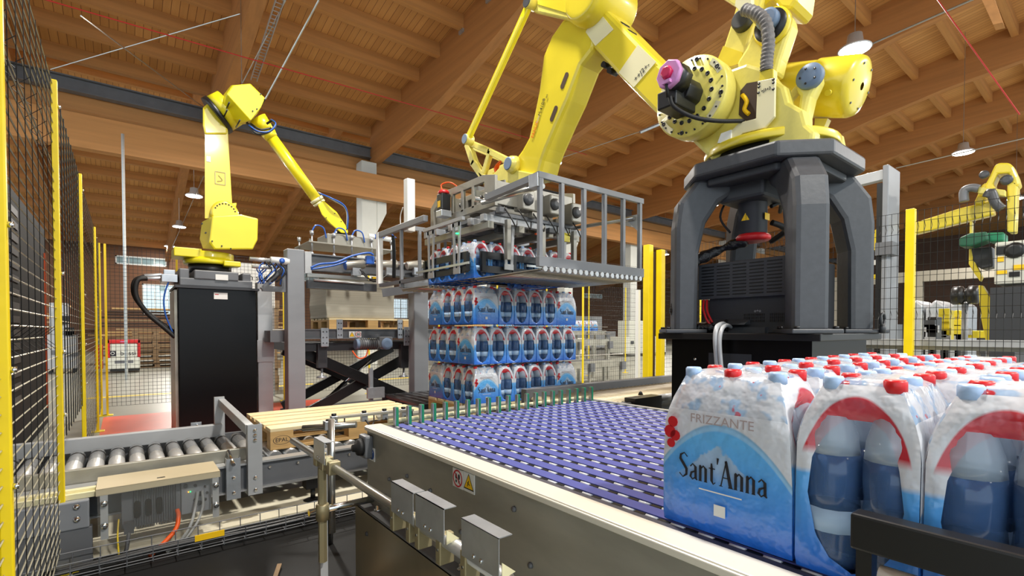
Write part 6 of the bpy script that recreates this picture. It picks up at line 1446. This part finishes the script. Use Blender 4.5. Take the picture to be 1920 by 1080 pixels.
m = MB(); pxprism(m, [(1798, 446), (1818, 437), (1850, 434), (1853, 450), (1820, 462), (1798, 462)], RXX - .2, .3); m.build('green_housing', 'green_dark', t2, bevel=.02); m = MB(); pxprism(m, [(1850, 436), (1883, 435), (1883, 452), (1852, 453)], RXX - .1, .3); m.build('green_housing', 'green', t2, bevel=.02)
t = thing('robot_cabinet', (9.0, .6, 0), 'white control cabinet with round fan on a dark plinth at the right edge', 'cabinet')
c0, c1 = pt(1865, 455, X=8.3), pt(1935, 530, X=8.3)
MB().b2((8.3, c1.y, c1.z), (8.8, c0.y, c0.z)).build('cabinet_body', 'machine_white', t, bevel=.02); b0 = pt(1858, 540, X=8.3); MB().b2((8.25, b0.y - .7, 0), (8.9, b0.y, b0.z)).build('plinth', 'charcoal_dark', t)
c = pt(1902, 469, X=8.29); MB().lathe((8.28, c.y, c.z), [(.05, -.01), (.09, 0), (.095, .02)], 20, 'X').build('fan', 'black', t)
for a, b, a2, b2, mt_ in ((1868, 463, 1884, 477, 'black'), (1870, 482, 1882, 490, 'sign_yellow'), (1900, 497, 1920, 505, 'sign_yellow'), (1892, 510, 1912, 518, 'black'), (1868, 508, 1888, 513, 'sign_yellow')):
    p, q = pt(a, b, X=8.29), pt(a2, b2, X=8.29); MB().b2((8.285, q.y, q.z), (8.3, p.y, p.z)).build('panel_part', mt_, t)
# machines behind the right fence
def xbox(name, a, b, a2, b2, X, th, mt, lb, cat):
    p, q = pt(a, b, X=X), pt(a2, b2, X=X); t = thing(name, (X, (p.y + q.y) / 2, 0), lb, cat); zb = max(0, q.z)
    MB().b2((X, q.y, zb), (X + th, p.y, p.z)).build('body', mt, t, bevel=.01)
    if zb > .1:
        for yy in (q.y + .04, p.y - .04): MB().b2((X + .02, yy - .03, 0), (X + .08, yy + .03, zb)).build('leg', 'charcoal', t)
    for k in range(5):
        yy = random.uniform(q.y, p.y); zz = random.uniform(zb, p.z); MB().b2((X - .05, yy - .06, zz - .06), (X, yy + .06, zz + .04)).build('fitting', random.choice(('charcoal', 'grey_light', mt)), t)
    return t
xbox('yellow_machine', 1762, 582, 1780, 640, 9.6, .3, 'yellow', 'yellow machine column behind the right fence, beside a black box', 'machine'); xbox('yellow_machine', 1795, 620, 1850, 634, 10.4, .5, 'yellow', 'low yellow machine frame behind the right fence', 'machine')
xbox('black_cabinet', 1739, 594, 1756, 640, 9.0, .3, 'black', 'small black cabinet behind the right fence', 'cabinet'); xbox('yellow_machine', 1790, 582, 1800, 636, 11.2, .3, 'yellow', 'slim yellow machine post behind the right fence', 'machine')
c = pt(1810, 556, X=10.1); t = thing('fan_drum', (c.x, c.y, 0), 'black double drum on a post behind the right fence', 'drum'); MB().lathe((c.x, c.y - .16, c.z + .02), [(.10, 0), (.14, .02), (.14, .12), (.10, .14), (.10, .17), (.14, .19), (.14, .30), (.1, .32)], 24, 'Y').build('drum', 'black', t); MB().tube((c.x, c.y, 0), (c.x, c.y, c.z - .1), .04).build('post', 'grey_mid', t)
for i, (a, b) in enumerate(((1735, 1772), (1775, 1812), (1700, 1732))):
    p, q = pt(a, 562, X=12), pt(b, 600, X=12); o = MB(); 
    o.prism([(12, p.y, 0), (12, q.y, 0), (12, q.y, p.z * .93), (12, (p.y + q.y) / 2, p.z), (12, p.y, p.z * .9)], (1.0, 0, 0)); tag(o.build('wrapped_load', 'zinc', bevel=.04), ['pallet load wrapped in shiny film behind the yellow column', 'second shiny wrapped pallet load, to the right', 'shiny wrapped load directly right of the yellow fence post'][i], 'pallet load', 'wrapped loads on the right')
t = thing('line_conveyor', (6.6, 1.0, 0), 'pale rail conveyor running across behind the right fence just above the packs', 'conveyor')
MB().b2((6.2, -.8, 1.0), (6.25, 2.4, 1.06)).build('pale_rail', 'grey_light', t); MB().b2((6.5, -.8, 1.0), (6.55, 2.4, 1.06)).build('pale_rail', 'grey_light', t); MB().b2((6.25, -.8, .96), (6.5, 2.4, 1.0)).build('belt', 'steel_brushed', t)
for y in (-.6, .6, 1.8): MB().b2((6.2, y, 0), (6.55, y + .06, .96)).build('leg', 'grey_mid', t)
# portal wall of the neighbouring hall
t = thing('portal_wall', (30, 6, 0), 'pale inner wall with a tall opening in the far right distance', 'wall')
MB().b2((30, -4, 3.5), (30.3, 10.5, 4.0)).build('lintel', 'portal_grey', t)
for y in (10.2, 6.6, 2.5, -1.5): MB().b2((30, y - .25, 0), (30.3, y + .25, 3.5)).build('pier', 'portal_grey', t)
o = MB().b2((40, -8, 0), (40.3, 12, 7)).build('timber_wall', 'brown_dark'); tag(o, 'dark brown timber wall behind the pale portal at far right', 'wall')
